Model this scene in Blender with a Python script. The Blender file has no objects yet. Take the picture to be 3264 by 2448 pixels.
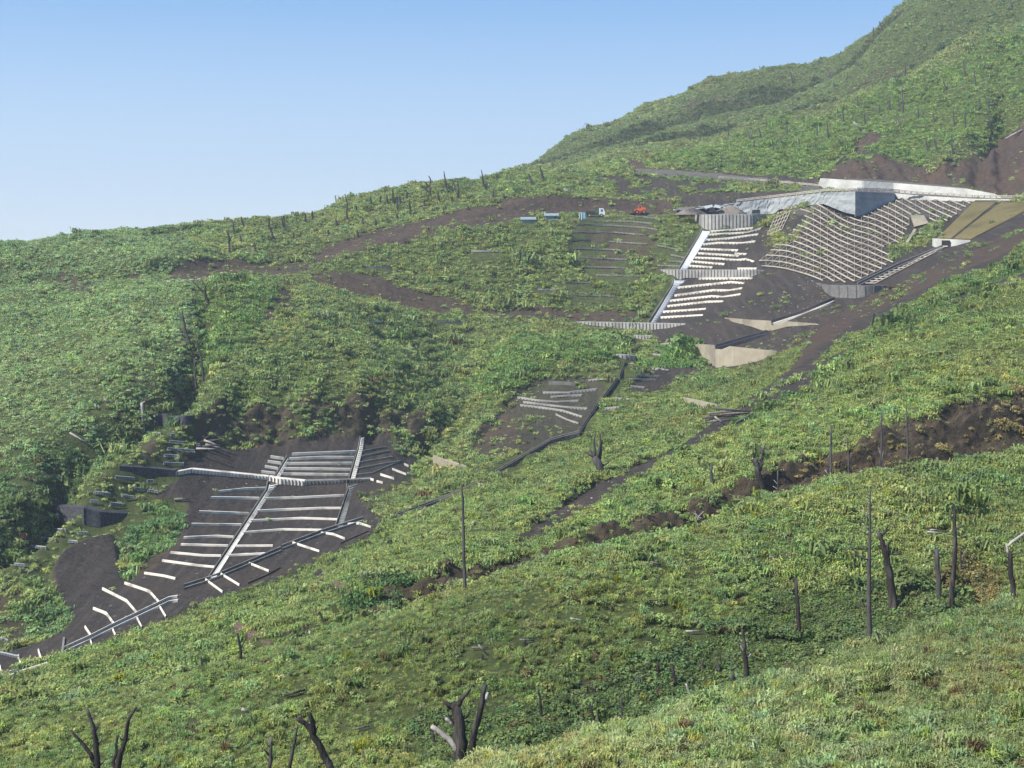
import bpy, math, random
import numpy as np
from mathutils import Vector, Matrix
random.seed(7)
rng = np.random.default_rng(11)
S = bpy.context.scene
col = S.collection

# ------------------------------------------------------------------ camera, sky, sun, exposure
F, U0, VH = 4500.0, 1632.0, 790.0          # focal length in photo pixels, principal column, horizon row
cd = bpy.data.cameras.new('camera'); cam = bpy.data.objects.new('camera', cd); col.objects.link(cam)
cam.location = (0, 0, 0); cam.rotation_euler = (math.radians(90), 0, 0)
cd.sensor_width = 36; cd.lens = F/3264*36; cd.shift_y = -(1224-VH)/3264
cd.clip_start = 0.5; cd.clip_end = 60000
S.camera = cam

SUN_EL, SUN_AZ = 47.0, -122.0              # azimuth clockwise from the viewing direction (+Y): negative = from the left
W = bpy.data.worlds.new('World'); S.world = W; W.use_nodes = True
nt = W.node_tree; bg = nt.nodes['Background']
sky = nt.nodes.new('ShaderNodeTexSky'); sky.sky_type = 'NISHITA'; sky.sun_disc = False
sky.sun_elevation = math.radians(SUN_EL); sky.sun_rotation = math.radians(SUN_AZ)
sky.altitude = 300; sky.air_density = 1.0; sky.dust_density = 0.6; sky.ozone_density = 2.5
# clear marine sky: the texture's own light, tinted from pale at the horizon to blue above
tcw = nt.nodes.new('ShaderNodeTexCoord'); spx = nt.nodes.new('ShaderNodeSeparateXYZ'); nt.links.new(tcw.outputs['Generated'], spx.inputs[0])
rw = nt.nodes.new('ShaderNodeValToRGB'); rw.color_ramp.elements[0].position = .0; rw.color_ramp.elements[1].position = .45
rw.color_ramp.elements[0].color = (6.9, 8.2, 9.2, 1); rw.color_ramp.elements[1].color = (.9, 2.6, 5.9, 1)
e_ = rw.color_ramp.elements.new(.05); e_.color = (5.0, 6.6, 8.6, 1); e_ = rw.color_ramp.elements.new(.19); e_.color = (1.5, 3.7, 7.2, 1)
nt.links.new(spx.outputs[2], rw.inputs[0])
mw = nt.nodes.new('ShaderNodeMixRGB'); mw.inputs[0].default_value = .78; nt.links.new(sky.outputs[0], mw.inputs[1]); nt.links.new(rw.outputs[0], mw.inputs[2])
nt.links.new(mw.outputs[0], bg.inputs[0]); bg.inputs[1].default_value = 0.074
sd = bpy.data.lights.new('sun', 'SUN'); sd.energy = 4.9; sd.angle = math.radians(0.5); sd.color = (1, 0.95, 0.86)
so = bpy.data.objects.new('sun', sd); col.objects.link(so)
az, el = math.radians(SUN_AZ), math.radians(SUN_EL)
sdir = Vector((math.sin(az)*math.cos(el), math.cos(az)*math.cos(el), math.sin(el)))
so.rotation_euler = sdir.to_track_quat('Z', 'Y').to_euler(); so.location = sdir*300
S.view_settings.view_transform = 'Standard'; S.view_settings.look = 'None'
S.view_settings.exposure = 0.8; S.view_settings.gamma = 1
c = S.cycles
c.max_bounces = 4; c.diffuse_bounces = 2; c.glossy_bounces = 1; c.transmission_bounces = 2
c.volume_bounces = 0; c.transparent_max_bounces = 4; c.use_denoising = True
c.caustics_reflective = False; c.caustics_refractive = False
S.render.use_persistent_data = False

# ------------------------------------------------------------------ helpers
def hash2(ix, iy, seed):
    h = (ix*374761393 + iy*668265263 + seed*974634777) & 0xffffffff
    h = ((h ^ (h >> 13))*1274126177) & 0xffffffff
    return ((h ^ (h >> 16)) & 0xffff)/65535.0
def vnoise(x, y, seed=0):
    xi = np.floor(x).astype(np.int64); yi = np.floor(y).astype(np.int64)
    fx = x-xi; fy = y-yi; fx = fx*fx*(3-2*fx); fy = fy*fy*(3-2*fy)
    a = hash2(xi, yi, seed); b = hash2(xi+1, yi, seed); c_ = hash2(xi, yi+1, seed); d = hash2(xi+1, yi+1, seed)
    return (a*(1-fx)+b*fx)*(1-fy)+(c_*(1-fx)+d*fx)*fy
def fbm(x, y, seed=0, oct=4):
    s = 0; a = 1; t = 0
    for i in range(oct):
        s = s+a*vnoise(x*2**i+17.3*i, y*2**i-9.1*i, seed+i); t += a; a *= .5
    return s/t-0.5
def inpoly(U, V, poly):
    ins = np.zeros(U.shape, bool); n = len(poly)
    for i in range(n):
        x1, y1 = poly[i]; x2, y2 = poly[(i+1) % n]
        if y1 == y2: continue
        cnd = ((y1 > V) != (y2 > V)) & (U < (x2-x1)*(V-y1)/(y2-y1)+x1)
        ins ^= cnd
    return ins
def polydist(U, V, pts):
    best = np.full(U.shape, 1e9)
    for (x1, y1), (x2, y2) in zip(pts[:-1], pts[1:]):
        dx, dy = x2-x1, y2-y1; L = dx*dx+dy*dy+1e-9
        t = np.clip(((U-x1)*dx+(V-y1)*dy)/L, 0, 1)
        best = np.minimum(best, np.hypot(U-(x1+t*dx), V-(y1+t*dy)))
    return best
def tag(o, label=None, cat=None, group=None, kind=None):
    if label: o['label'] = label
    if cat: o['category'] = cat
    if group: o['group'] = group
    if kind: o['kind'] = kind
    return o
def mesh_obj(name, verts, faces, mat, parent=None, smooth=False):
    me = bpy.data.meshes.new(name)
    me.from_pydata([tuple(v) for v in verts], [], faces)
    if mat: me.materials.append(mat)
    if smooth: me.shade_smooth()
    o = bpy.data.objects.new(name, me); col.objects.link(o)
    if parent: o.parent = parent; o.matrix_parent_inverse = Matrix.Translation(parent.location).inverted()
    return o
def empty(name, loc=(0, 0, 0)):
    o = bpy.data.objects.new(name, None); o.location = loc; o.empty_display_size = .3; col.objects.link(o); return o
class MB:
    def __init__(s): s.v = []; s.f = []
    def add(s, vs, fs):
        n = len(s.v); s.v += [tuple(p) for p in vs]; s.f += [tuple(i+n for i in f) for f in fs]; return s
    def box(s, cx, cy, cz, sx, sy, sz, rot=None, org=None):
        vs = [Vector((x*sx/2, y*sy/2, z*sz/2)) for z in (-1, 1) for y in (-1, 1) for x in (-1, 1)]
        if rot is not None: vs = [rot @ p for p in vs]
        vs = [p+Vector((cx, cy, cz)) for p in vs]
        return s.add(vs, [(0, 2, 3, 1), (4, 5, 7, 6), (0, 1, 5, 4), (2, 6, 7, 3), (0, 4, 6, 2), (1, 3, 7, 5)])
    def tube(s, pts, rad, n=6, cap=True, wob=0.0):
        pts = [Vector(p) for p in pts]; rings = []; base = len(s.v)
        prev = None
        for i, p in enumerate(pts):
            t = (pts[min(i+1, len(pts)-1)]-pts[max(i-1, 0)])
            t = t.normalized() if t.length > 1e-9 else Vector((0, 0, 1))
            a = t.cross(Vector((0, 1, 0)) if abs(t.y) < .9 else Vector((1, 0, 0))).normalized(); b = t.cross(a)
            r = rad[i] if hasattr(rad, '__len__') else rad
            for k in range(n):
                th = 2*math.pi*k/n; rr = r*(1+wob*random.uniform(-1, 1))
                s.v.append(tuple(p+a*math.cos(th)*rr+b*math.sin(th)*rr))
        for i in range(len(pts)-1):
            for k in range(n):
                q = base+i*n; s.f.append((q+k, q+(k+1) % n, q+n+(k+1) % n, q+n+k))
        if cap:
            s.f.append(tuple(base+k for k in range(n))[::-1]); q = base+(len(pts)-1)*n; s.f.append(tuple(q+k for k in range(n)))
        return s
    def ribbon3(s, A, B, C=None):
        """strip between two 3D polylines"""
        n = len(s.v); m = len(A); s.v += [tuple(p) for p in A]+[tuple(p) for p in B]
        for i in range(m-1): s.f.append((n+i, n+i+1, n+m+i+1, n+m+i))
        return s
    def slab(s, A, B, dz):
        """closed slab: top strip A-B, dropped by dz"""
        d = Vector((0, 0, dz)); n = len(s.v); m = len(A)
        s.v += [tuple(p) for p in A]+[tuple(p) for p in B]+[tuple(Vector(p)-d) for p in A]+[tuple(Vector(p)-d) for p in B]
        for i in range(m-1):
            a, b, c_, e = n+i, n+m+i, n+2*m+i, n+3*m+i
            s.f += [(a, a+1, b+1, b), (c_, e, e+1, c_+1), (a, c_, c_+1, a+1), (b, b+1, e+1, e)]
        s.f += [(n, n+m, n+3*m, n+2*m), (n+m-1, n+3*m-1, n+4*m-1, n+2*m-1)]
        return s
    def build(s, name, mat, parent=None, smooth=False): return mesh_obj(name, s.v, s.f, mat, parent, smooth)

# ------------------------------------------------------------------ materials
def newmat(name):
    m = bpy.data.materials.new(name); m.use_nodes = True; n = m.node_tree
    return m, n, n.nodes['Principled BSDF']
def noisy(name, c1, c2, scale=1.0, rough=0.85, detail=4, bump=0.0, c3=None, spec=0.2, scale2=None, vec='Object', stretch=None):
    m, n, b = newmat(name); L = n.links.new
    tc = n.nodes.new('ShaderNodeTexCoord'); src = tc.outputs[vec]
    if stretch:
        mp = n.nodes.new('ShaderNodeMapping'); mp.inputs['Scale'].default_value = stretch; L(src, mp.inputs[0]); src = mp.outputs[0]
    t = n.nodes.new('ShaderNodeTexNoise'); t.inputs['Scale'].default_value = scale; t.inputs['Detail'].default_value = detail
    t.inputs['Roughness'].default_value = .65
    L(src, t.inputs['Vector'])
    r = n.nodes.new('ShaderNodeValToRGB'); r.color_ramp.elements[0].position = .35; r.color_ramp.elements[1].position = .65
    r.color_ramp.elements[0].color = (*c1, 1); r.color_ramp.elements[1].color = (*c2, 1)
    L(t.outputs['Fac'], r.inputs[0]); out = r.outputs[0]
    if c3:
        t2 = n.nodes.new('ShaderNodeTexNoise'); t2.inputs['Scale'].default_value = scale2 or scale*.2; t2.inputs['Detail'].default_value = 3
        L(src, t2.inputs['Vector'])
        r2 = n.nodes.new('ShaderNodeValToRGB'); r2.color_ramp.elements[0].position = .52; r2.color_ramp.elements[1].position = .66
        L(t2.outputs['Fac'], r2.inputs[0])
        mx = n.nodes.new('ShaderNodeMixRGB'); L(r2.outputs[0], mx.inputs[0]); L(out, mx.inputs[1]); mx.inputs[2].default_value = (*c3, 1); out = mx.outputs[0]
    L(out, b.inputs['Base Color']); b.inputs['Roughness'].default_value = rough
    b.inputs['Specular IOR Level'].default_value = spec
    if bump:
        bp = n.nodes.new('ShaderNodeBump'); bp.inputs['Strength'].default_value = bump; bp.inputs['Distance'].default_value = .1
        L(t.outputs['Fac'], bp.inputs['Height']); L(bp.outputs[0], b.inputs['Normal'])
    return m
M = {}
M['white_conc'] = noisy('pale_concrete', (.56, .52, .45), (.66, .62, .54), 1.2, c3=(.35, .32, .27), scale2=.5)
M['grey_conc'] = noisy('grey_concrete', (.25, .24, .225), (.33, .32, .30), .8, c3=(.20, .19, .18), scale2=.3)
M['beige_conc'] = noisy('beige_concrete', (.24, .21, .155), (.31, .275, .205), .6, c3=(.19, .17, .13), scale2=.25)
M['weathered_conc'] = noisy('weathered_concrete', (.13, .13, .12), (.22, .215, .195), 1.0, c3=(.10, .10, .09), scale2=.4)
M['blue_shot'] = noisy('sprayed_concrete', (.235, .25, .255), (.34, .355, .355), .6, c3=(.18, .20, .215), scale2=.2, bump=.8, stretch=(.4, .4, 1.8))
M['white_shot'] = noisy('fresh_sprayed_concrete', (.40, .40, .37), (.50, .49, .46), .5, c3=(.34, .34, .31), scale2=.2, bump=.3)
M['grid_conc'] = noisy('grid_concrete', (.26, .225, .18), (.37, .325, .26), .7, c3=(.20, .17, .14), scale2=.2)
M['grid_rib'] = noisy('grid_rib_concrete', (.17, .15, .125), (.25, .22, .18), .7)
M['rib'] = noisy('steel_pile', (.10, .10, .10), (.17, .16, .15), 2)
M['dark_stone'] = noisy('dark_gabion_stone', (.025, .026, .032), (.075, .075, .085), 3.5, bump=.8)
M['dark_chan'] = noisy('shade_dark_channel', (.035, .03, .04), (.07, .065, .07), 2)  # dark colour stands in for the shade down inside the channels
M['ash_fill'] = noisy('ash_fill', (.040, .032, .029), (.065, .052, .046), .8)
M['mat_olive'] = noisy('straw_mat', (.105, .085, .033), (.14, .115, .048), 1.2, c3=(.08, .07, .028), scale2=.15)
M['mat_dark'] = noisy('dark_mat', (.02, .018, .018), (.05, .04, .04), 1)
M['slat'] = noisy('grey_slats', (.22, .24, .25), (.34, .36, .37), 2)
M['gabion'] = noisy('rusty_gabion', (.06, .038, .026), (.125, .085, .06), 4, bump=.5)
M['bark'] = noisy('charred_bark', (.016, .014, .014), (.048, .04, .037), 5, bump=.9, c3=(.095, .085, .078), scale2=2.0, stretch=(1, 1, .25))
M['bark_grey'] = noisy('grey_dead_bark', (.040, .038, .039), (.085, .080, .079), 4, bump=.5, stretch=(1, 1, .25))
M['bark_white'] = noisy('bleached_wood', (.24, .22, .20), (.38, .355, .33), 4, bump=.6, c3=(.10, .09, .085), scale2=2, stretch=(1, 1, .4))
M['bark_mid'] = noisy('weathered_wood', (.09, .08, .075), (.19, .17, .155), 4, bump=.4, c3=(.07, .06, .055), scale2=2)
M['rock'] = noisy('volcanic_rock', (.07, .055, .05), (.15, .13, .12), 2, bump=.6)
M['rock_pale'] = noisy('pale_rock', (.20, .19, .175), (.32, .30, .275), 2, bump=.5)
M['bag'] = noisy('sandbag', (.26, .20, .145), (.38, .31, .24), 2.5)
M['bag_white'] = noisy('white_bag', (.42, .39, .34), (.54, .51, .46), 2.5)
M['sand_pile'] = noisy('grey_sand', (.13, .112, .095), (.20, .175, .15), 1.2, c3=(.06, .052, .05), scale2=.35)
M['rail'] = noisy('pale_timber_rail', (.30, .27, .22), (.42, .39, .33), 3)
M['white_paint'] = noisy('white_paint', (.55, .57, .60), (.66, .68, .70), 3, rough=.4, spec=.4)
M['blue_paint'] = noisy('pale_blue_paint', (.12, .34, .48), (.20, .42, .55), 2, rough=.5)
M['dark_metal'] = noisy('dark_metal', (.02, .022, .026), (.05, .05, .055), 3, rough=.5)
M['green_tarp'] = noisy('dark_green_tarp', (.03, .07, .045), (.06, .11, .07), 3)
M['orange_paint'] = noisy('orange_paint', (.55, .10, .03), (.62, .14, .04), 2, rough=.45)
M['rubber'] = noisy('rubber', (.02, .02, .02), (.04, .04, .04), 3)
M['glass'] = noisy('window_glass', (.06, .09, .12), (.10, .14, .18), 2, rough=.15, spec=.6)
M['shed_roof'] = noisy('pale_blue_sheeting', (.17, .235, .25), (.25, .315, .33), 1.5)
M['rust_load'] = noisy('brown_load', (.07, .04, .025), (.13, .08, .05), 2.5)

# ground
m, n, b = newmat('ground'); L = n.links.new; M['ground'] = m
at = n.nodes.new('ShaderNodeAttribute'); at.attribute_name = 'ash'
ab = n.nodes.new('ShaderNodeAttribute'); ab.attribute_name = 'brown'
ar = n.nodes.new('ShaderNodeAttribute'); ar.attribute_name = 'road'
tc = n.nodes.new('ShaderNodeTexCoord')
def ntex(scale, detail=6, rough=.6):
    t = n.nodes.new('ShaderNodeTexNoise'); t.inputs['Scale'].default_value = scale; t.inputs['Detail'].default_value = detail
    t.inputs['Roughness'].default_value = rough; L(tc.outputs['Object'], t.inputs['Vector']); return t
def ramp(src, p0, c0, p1, c1, mid=None):
    r = n.nodes.new('ShaderNodeValToRGB'); r.color_ramp.elements[0].position = p0; r.color_ramp.elements[1].position = p1
    r.color_ramp.elements[0].color = (*c0, 1); r.color_ramp.elements[1].color = (*c1, 1)
    if mid: e = r.color_ramp.elements.new(mid[0]); e.color = (*mid[1], 1)
    L(src, r.inputs[0]); return r.outputs[0]
def mix(f, a, b_):
    x = n.nodes.new('ShaderNodeMixRGB')
    (L(f, x.inputs[0]) if not isinstance(f, float) else setattr(x.inputs[0], 'default_value', f)); L(a, x.inputs[1]); L(b_, x.inputs[2]); return x.outputs[0]
gn = ntex(.9, 8, .75)
green = ramp(gn.outputs[0], .3, (.038, .044, .018), .7, (.095, .118, .038), (.5, (.054, .066, .024)))
an = ntex(1.3, 10, .8); an2 = ntex(.09, 4)
ashc = mix(ramp(an2.outputs[0], .45, (0, 0, 0), .68, (1, 1, 1)), ramp(an.outputs[0], .32, (.023, .0205, .019), .72, (.056, .049, .0445)), ramp(an.outputs[0], .3, (.038, .029, .024), .7, (.070, .053, .042)))
vo = n.nodes.new('ShaderNodeTexVoronoi'); vo.inputs['Scale'].default_value = .55; L(tc.outputs['Object'], vo.inputs['Vector'])
speck = ramp(vo.outputs['Distance'], .07, (1, 1, 1), .10, (0, 0, 0))
mpp = n.nodes.new('ShaderNodeMapping'); mpp.inputs['Scale'].default_value = (1.3, .10, .25); L(tc.outputs['Object'], mpp.inputs[0])
rl = n.nodes.new('ShaderNodeTexNoise'); rl.inputs['Scale'].default_value = 1.0; rl.inputs['Detail'].default_value = 6; L(mpp.outputs[0], rl.inputs['Vector'])
ashc = mix(ramp(rl.outputs[0], .48, (0, 0, 0), .62, (.8, .8, .8)), ashc, ramp(an.outputs[0], .3, (.044, .037, .033), .7, (.078, .064, .055)))
ashc = mix(speck, ashc, ramp(an.outputs[0], .4, (.10, .09, .08), .6, (.22, .20, .18)))
bn = ntex(.8, 8, .7); bn2 = ntex(.12, 4)
brc = mix(ramp(bn2.outputs[0], .4, (0, 0, 0), .66, (1, 1, 1)), ramp(bn.outputs[0], .3, (.034, .027, .022), .72, (.085, .062, .049)), ramp(bn.outputs[0], .3, (.046, .033, .025), .7, (.102, .068, .048)))
rdc = ramp(an.outputs[0], .35, (.085, .078, .072), .7, (.135, .125, .112))
o1 = mix(at.outputs['Fac'], green, ashc)
o1 = mix(ab.outputs['Fac'], o1, brc)
o1 = mix(ar.outputs['Fac'], o1, rdc)
L(o1, b.inputs['Base Color']); b.inputs['Roughness'].default_value = .95; b.inputs['Specular IOR Level'].default_value = .1
bp = n.nodes.new('ShaderNodeBump'); bp.inputs['Strength'].default_value = .7; bp.inputs['Distance'].default_value = .9
L(bn.outputs[0], bp.inputs['Height']); L(bp.outputs[0], b.inputs['Normal'])

# foliage: colour comes from a per-plant attribute
def foliage(name, var=.35, transl=.3):
    m, n, b = newmat(name); L = n.links.new
    a = n.nodes.new('ShaderNodeAttribute'); a.attribute_type = 'INSTANCER'; a.attribute_name = 'tint'
    oi = n.nodes.new('ShaderNodeObjectInfo')
    geo = n.nodes.new('ShaderNodeNewGeometry')
    mr = n.nodes.new('ShaderNodeMapRange'); L(geo.outputs['Random Per Island'], mr.inputs[0])
    mr.inputs[3].default_value = 1-var; mr.inputs[4].default_value = 1+var
    mu = n.nodes.new('ShaderNodeVectorMath'); mu.operation = 'SCALE'; L(a.outputs['Color'], mu.inputs[0]); L(mr.outputs[0], mu.inputs['Scale'])
    L(mu.outputs[0], b.inputs['Base Color']); b.inputs['Roughness'].default_value = .6; b.inputs['Specular IOR Level'].default_value = .25
    tr = n.nodes.new('ShaderNodeBsdfTranslucent'); L(mu.outputs[0], tr.inputs[0])
    ms = n.nodes.new('ShaderNodeMixShader'); ms.inputs[0].default_value = transl
    L(b.outputs[0], ms.inputs[1]); L(tr.outputs[0], ms.inputs[2]); L(ms.outputs[0], n.nodes['Material Output'].inputs[0])
    return m
M['leaf'] = foliage('leaves', .22, .38); M['blade'] = foliage('grass_blades', .26, .40)

# ------------------------------------------------------------------ terrain
UK = np.concatenate([np.arange(-3200, -340, 40.0), np.arange(-340, 3610, 6.0), np.arange(3620, 7000, 40.0)])
LN = []   # (name, v pts, D pts, rows up to the next line)
def line(name, vp, dp, rows): LN.append((name, vp, dp, rows))
line('A0', [(-700, 6500), (4000, 6500)], [(-700, 9), (4000, 9)], 14)
line('A1', [(-700, 2850), (1500, 2750), (4000, 2720)], [(-700, 38), (1500, 34), (3264, 31), (4000, 31)], 60)
line('R1', [(-700, 2760), (0, 2720), (800, 2610), (1200, 2535), (1520, 2440), (1750, 2385), (2000, 2325), (2200, 2252), (2350, 2215), (2500, 2155), (2650, 2115), (2800, 2065), (2900, 2030), (3000, 1985), (3100, 1950), (3264, 1925), (3600, 1800), (4000, 1700)],
     [(-700, 42), (800, 43), (1520, 45), (2000, 49), (2500, 53), (3264, 58), (4000, 66)], 10)
line('G1', [(-700, 2840), (0, 2800), (800, 2690), (1200, 2610), (1520, 2560), (1750, 2510), (2000, 2450), (2500, 2290), (2800, 2200), (3000, 2130), (3264, 2060), (4000, 1840)],
     [(-700, 48), (800, 50), (1520, 53), (2000, 58), (2500, 63), (3264, 69), (4000, 78)], 110)
line('R2', [(-700, 2370), (0, 2275), (286, 2229), (457, 2201), (629, 2161), (771, 2121), (971, 2070), (1264, 1967), (1500, 1880), (1750, 1800), (2000, 1735), (2200, 1700), (2400, 1640), (2640, 1570), (2900, 1520), (3100, 1490), (3264, 1440), (4000, 1240)],
     [(-700, 74), (500, 76), (971, 78), (1264, 80), (1500, 82), (2000, 87), (2400, 92), (2800, 98), (3264, 106), (4000, 116)], 8)
line('G2', [(-700, 2400), (0, 2300), (500, 2210), (971, 2100), (1264, 2010), (1500, 1930), (1750, 1860), (2000, 1800), (2400, 1700), (2640, 1640), (2900, 1580), (3264, 1500), (4000, 1300)],
     [(-700, 78), (500, 80), (971, 83), (1264, 88), (2000, 97), (2400, 104), (2800, 110), (3264, 118), (4000, 128)], 8)
line('C2b', [(-700, 2355), (0, 2262), (500, 2185), (971, 2065), (1264, 1957), (1500, 1872), (1750, 1796), (2000, 1733), (2200, 1698), (2400, 1640), (2640, 1568), (2900, 1516), (3100, 1482), (3264, 1430), (4000, 1220)],
     [(-700, 80), (500, 82), (971, 86), (1264, 92), (2000, 104), (2400, 111), (2800, 118), (3264, 126), (4000, 136)], 34)
line('C2t', [(-700, 2330), (0, 2240), (629, 2125), (900, 2030), (1100, 1935), (1300, 1858), (1450, 1822), (1600, 1785), (1800, 1738), (2000, 1675), (2250, 1590), (2480, 1490), (2600, 1470), (2800, 1400), (3000, 1300), (3264, 1235), (4000, 1000)],
     [(-700, 82), (500, 84), (971, 89), (1264, 95), (2000, 107), (2400, 115), (2800, 122), (3264, 131), (4000, 142)], 120)
line('M', [(-700, 2370), (0, 2165), (250, 2065), (500, 1965), (700, 1885), (900, 1815), (1100, 1735), (1250, 1655), (1400, 1580), (1500, 1505), (1700, 1440), (1850, 1370), (2000, 1270), (2150, 1235), (2300, 1150), (2450, 1050), (2600, 950), (2750, 890), (2900, 825), (3000, 775), (3150, 715), (3264, 665), (4000, 480)],
     [(-700, 114), (0, 118), (500, 124), (900, 140), (1250, 158), (1500, 172), (1850, 196), (2150, 214), (2450, 232), (2750, 246), (3000, 256), (3264, 264), (4000, 285)], 66)
line('CB', [(-700, 1950), (0, 1800), (200, 1700), (400, 1600), (600, 1450), (700, 1420), (900, 1415), (1100, 1388), (1250, 1385), (1340, 1440), (1450, 1440), (1550, 1350), (1650, 1275), (1800, 1210), (2000, 1160), (2150, 1150), (2300, 1080), (2450, 1000), (2600, 915), (2750, 860), (3000, 760), (3150, 700), (3264, 655), (4000, 470)],
     [(-700, 140), (0, 144), (400, 164), (700, 186), (1000, 194), (1250, 202), (1500, 208), (1800, 216), (2150, 226), (2450, 238), (2750, 251), (3000, 260), (3264, 268), (4000, 289)], 30)
line('CT', [(-700, 1860), (0, 1690), (200, 1590), (400, 1490), (600, 1330), (700, 1300), (800, 1290), (1000, 1282), (1150, 1262), (1250, 1275), (1320, 1330), (1400, 1390), (1500, 1350), (1650, 1200), (1800, 1150), (2000, 1120), (2150, 1110), (2300, 1050), (2450, 980), (2600, 895), (2750, 835), (3000, 742), (3150, 690), (3264, 650), (4000, 460)],
     [(-700, 144), (0, 149), (400, 169), (700, 191), (1000, 199), (1250, 207), (1500, 213), (1800, 221), (2150, 231), (2450, 243), (2750, 256), (3000, 264), (3264, 271), (4000, 292)], 90)
line('RD1', [(-700, 1080), (0, 975), (120, 962), (270, 935), (407, 903), (530, 898), (750, 880), (850, 885), (1000, 905), (1150, 950), (1300, 985), (1500, 1010), (1700, 1012), (1850, 1030), (2100, 1045), (2300, 960), (2450, 880), (2600, 800), (2750, 745), (3000, 695), (3150, 665), (3264, 642), (4000, 450)],
     [(-700, 236), (0, 240), (530, 250), (1000, 258), (1500, 264), (1850, 266), (2100, 262), (2450, 264), (2750, 270), (3000, 272), (3264, 275), (4000, 296)], 44)
line('RD2', [(-700, 1000), (0, 930), (300, 908), (530, 882), (700, 868), (850, 858), (1000, 830), (1150, 785), (1250, 758), (1400, 728), (1500, 712), (1700, 692), (1900, 690), (2050, 682), (2180, 690), (2455, 688), (2500, 668), (2560, 654), (2625, 650), (2690, 678), (2726, 684), (2765, 670), (2850, 642), (3000, 640), (3150, 638), (3264, 634), (4000, 440)],
     [(-700, 244), (0, 248), (530, 256), (850, 272), (1000, 282), (1500, 300), (1900, 308), (2180, 306), (2450, 303), (2640, 294), (2726, 288), (2790, 294), (2850, 301), (3000, 296), (3264, 280), (4000, 300)], 6)
line('RD3', [(-700, 990), (0, 920), (300, 900), (530, 874), (700, 860), (850, 848), (1000, 820), (1150, 774), (1250, 748), (1400, 717), (1500, 702), (1700, 682), (1900, 678), (2050, 672), (2180, 672), (2455, 672), (2500, 658), (2560, 648), (2625, 644), (2690, 656), (2760, 650), (2850, 636), (3000, 636), (3150, 636), (3264, 632), (4000, 438)],
     [(-700, 250), (0, 254), (530, 261), (850, 279), (1000, 289), (1500, 307), (1900, 315), (2180, 316), (2450, 310), (2640, 300), (2726, 296), (2850, 306), (3000, 299), (3264, 283), (4000, 303)], 16)
line('BK', [(-700, 960), (0, 885), (200, 865), (400, 835), (530, 821), (620, 818), (700, 825), (850, 812), (1000, 798), (1150, 742), (1250, 725), (1400, 690), (1590, 660), (1740, 612), (1900, 628), (2000, 637), (2100, 640), (2180, 622), (2300, 618), (2450, 616), (2560, 614), (2640, 611), (2760, 608), (2850, 618), (3000, 626), (3150, 634), (3264, 630), (4000, 436)],
     [(-700, 253), (0, 257), (530, 265), (850, 283), (1000, 293), (1500, 312), (1900, 321), (2180, 324), (2450, 317), (2640, 306), (2726, 302), (2850, 309), (3000, 302), (3264, 285), (4000, 305)], 50)
line('SK', [(-700, 905), (-300, 850), (0, 805), (150, 780), (300, 745), (380, 732), (500, 726), (700, 706), (800, 697), (900, 688), (1000, 682), (1100, 655), (1250, 620), (1320, 607), (1400, 597), (1500, 590), (1600, 575), (1700, 562), (1850, 548), (1960, 545), (2100, 552), (2300, 572), (2450, 588), (2600, 604), (2760, 605), (2850, 616), (3000, 624), (3150, 633), (3264, 629), (4000, 434)],
     [(-700, 290), (0, 296), (500, 306), (1000, 322), (1500, 342), (1850, 350), (2100, 344), (2450, 330), (2640, 316), (2750, 311), (2850, 314), (3000, 306), (3264, 287), (4000, 307)], 8)
line('G6', [(-700, 1010), (0, 890), (500, 800), (1000, 750), (1350, 680), (1500, 640), (1600, 590), (1700, 560), (1850, 540), (1960, 541), (2100, 548), (2300, 567), (2450, 583), (2600, 598), (2760, 602), (2850, 614), (3000, 622), (3150, 631), (3264, 627), (4000, 432)],
     [(-700, 330), (0, 340), (500, 352), (1000, 372), (1500, 392), (1700, 390), (1850, 370), (1960, 352), (2100, 350), (2450, 336), (2640, 322), (2750, 317), (2850, 319), (3000, 310), (3264, 291), (4000, 311)], 10)
line('UB', [(-700, 1020), (0, 900), (1000, 760), (1350, 690), (1500, 630), (1600, 585), (1700, 552), (1850, 528), (1960, 518), (2100, 528), (2300, 548), (2450, 562), (2600, 572), (2700, 568), (2800, 572), (2950, 584), (3080, 598), (3150, 612), (3190, 625), (3264, 600), (4000, 380)],
     [(-700, 345), (0, 356), (1000, 385), (1500, 402), (1700, 402), (1850, 386), (1960, 362), (2100, 356), (2450, 341), (2640, 326), (2750, 321), (2850, 324), (3000, 315), (3190, 298), (3264, 297), (4000, 318)], 110)
line('F1', [(-700, 1030), (0, 920), (1000, 800), (1350, 710), (1500, 615), (1600, 575), (1700, 540), (1850, 510), (2000, 478), (2264, 430), (2463, 393), (2580, 357), (2693, 316), (2806, 276), (2897, 235), (2987, 176), (3078, 149), (3264, 68), (4000, -250)],
     [(-700, 370), (1000, 410), (1500, 425), (1850, 418), (2264, 412), (2693, 400), (3264, 385), (4000, 400)], 7)
line('F1g', [(-700, 1040), (0, 940), (1000, 820), (1350, 720), (1500, 620), (1600, 578), (1700, 542), (1850, 515), (2000, 500), (2264, 462), (2463, 430), (2580, 396), (2693, 356), (2806, 316), (2897, 274), (2987, 212), (3078, 182), (3264, 100), (4000, -215)],
     [(-700, 385), (1000, 425), (1500, 440), (1850, 432), (2264, 426), (2693, 414), (3264, 399), (4000, 414)], 60)
line('F2', [(-700, 1050), (0, 960), (1000, 840), (1350, 735), (1500, 606), (1600, 556), (1700, 525), (1850, 480), (2000, 436), (2264, 357), (2400, 330), (2580, 289), (2671, 244), (2761, 167), (2829, 113), (2870, 68), (2920, 30), (3000, -25), (3264, -130), (4000, -430)],
     [(-700, 400), (1000, 440), (1500, 462), (1850, 466), (2264, 470), (2693, 462), (3000, 455), (3264, 450), (4000, 460)], 7)
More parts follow.
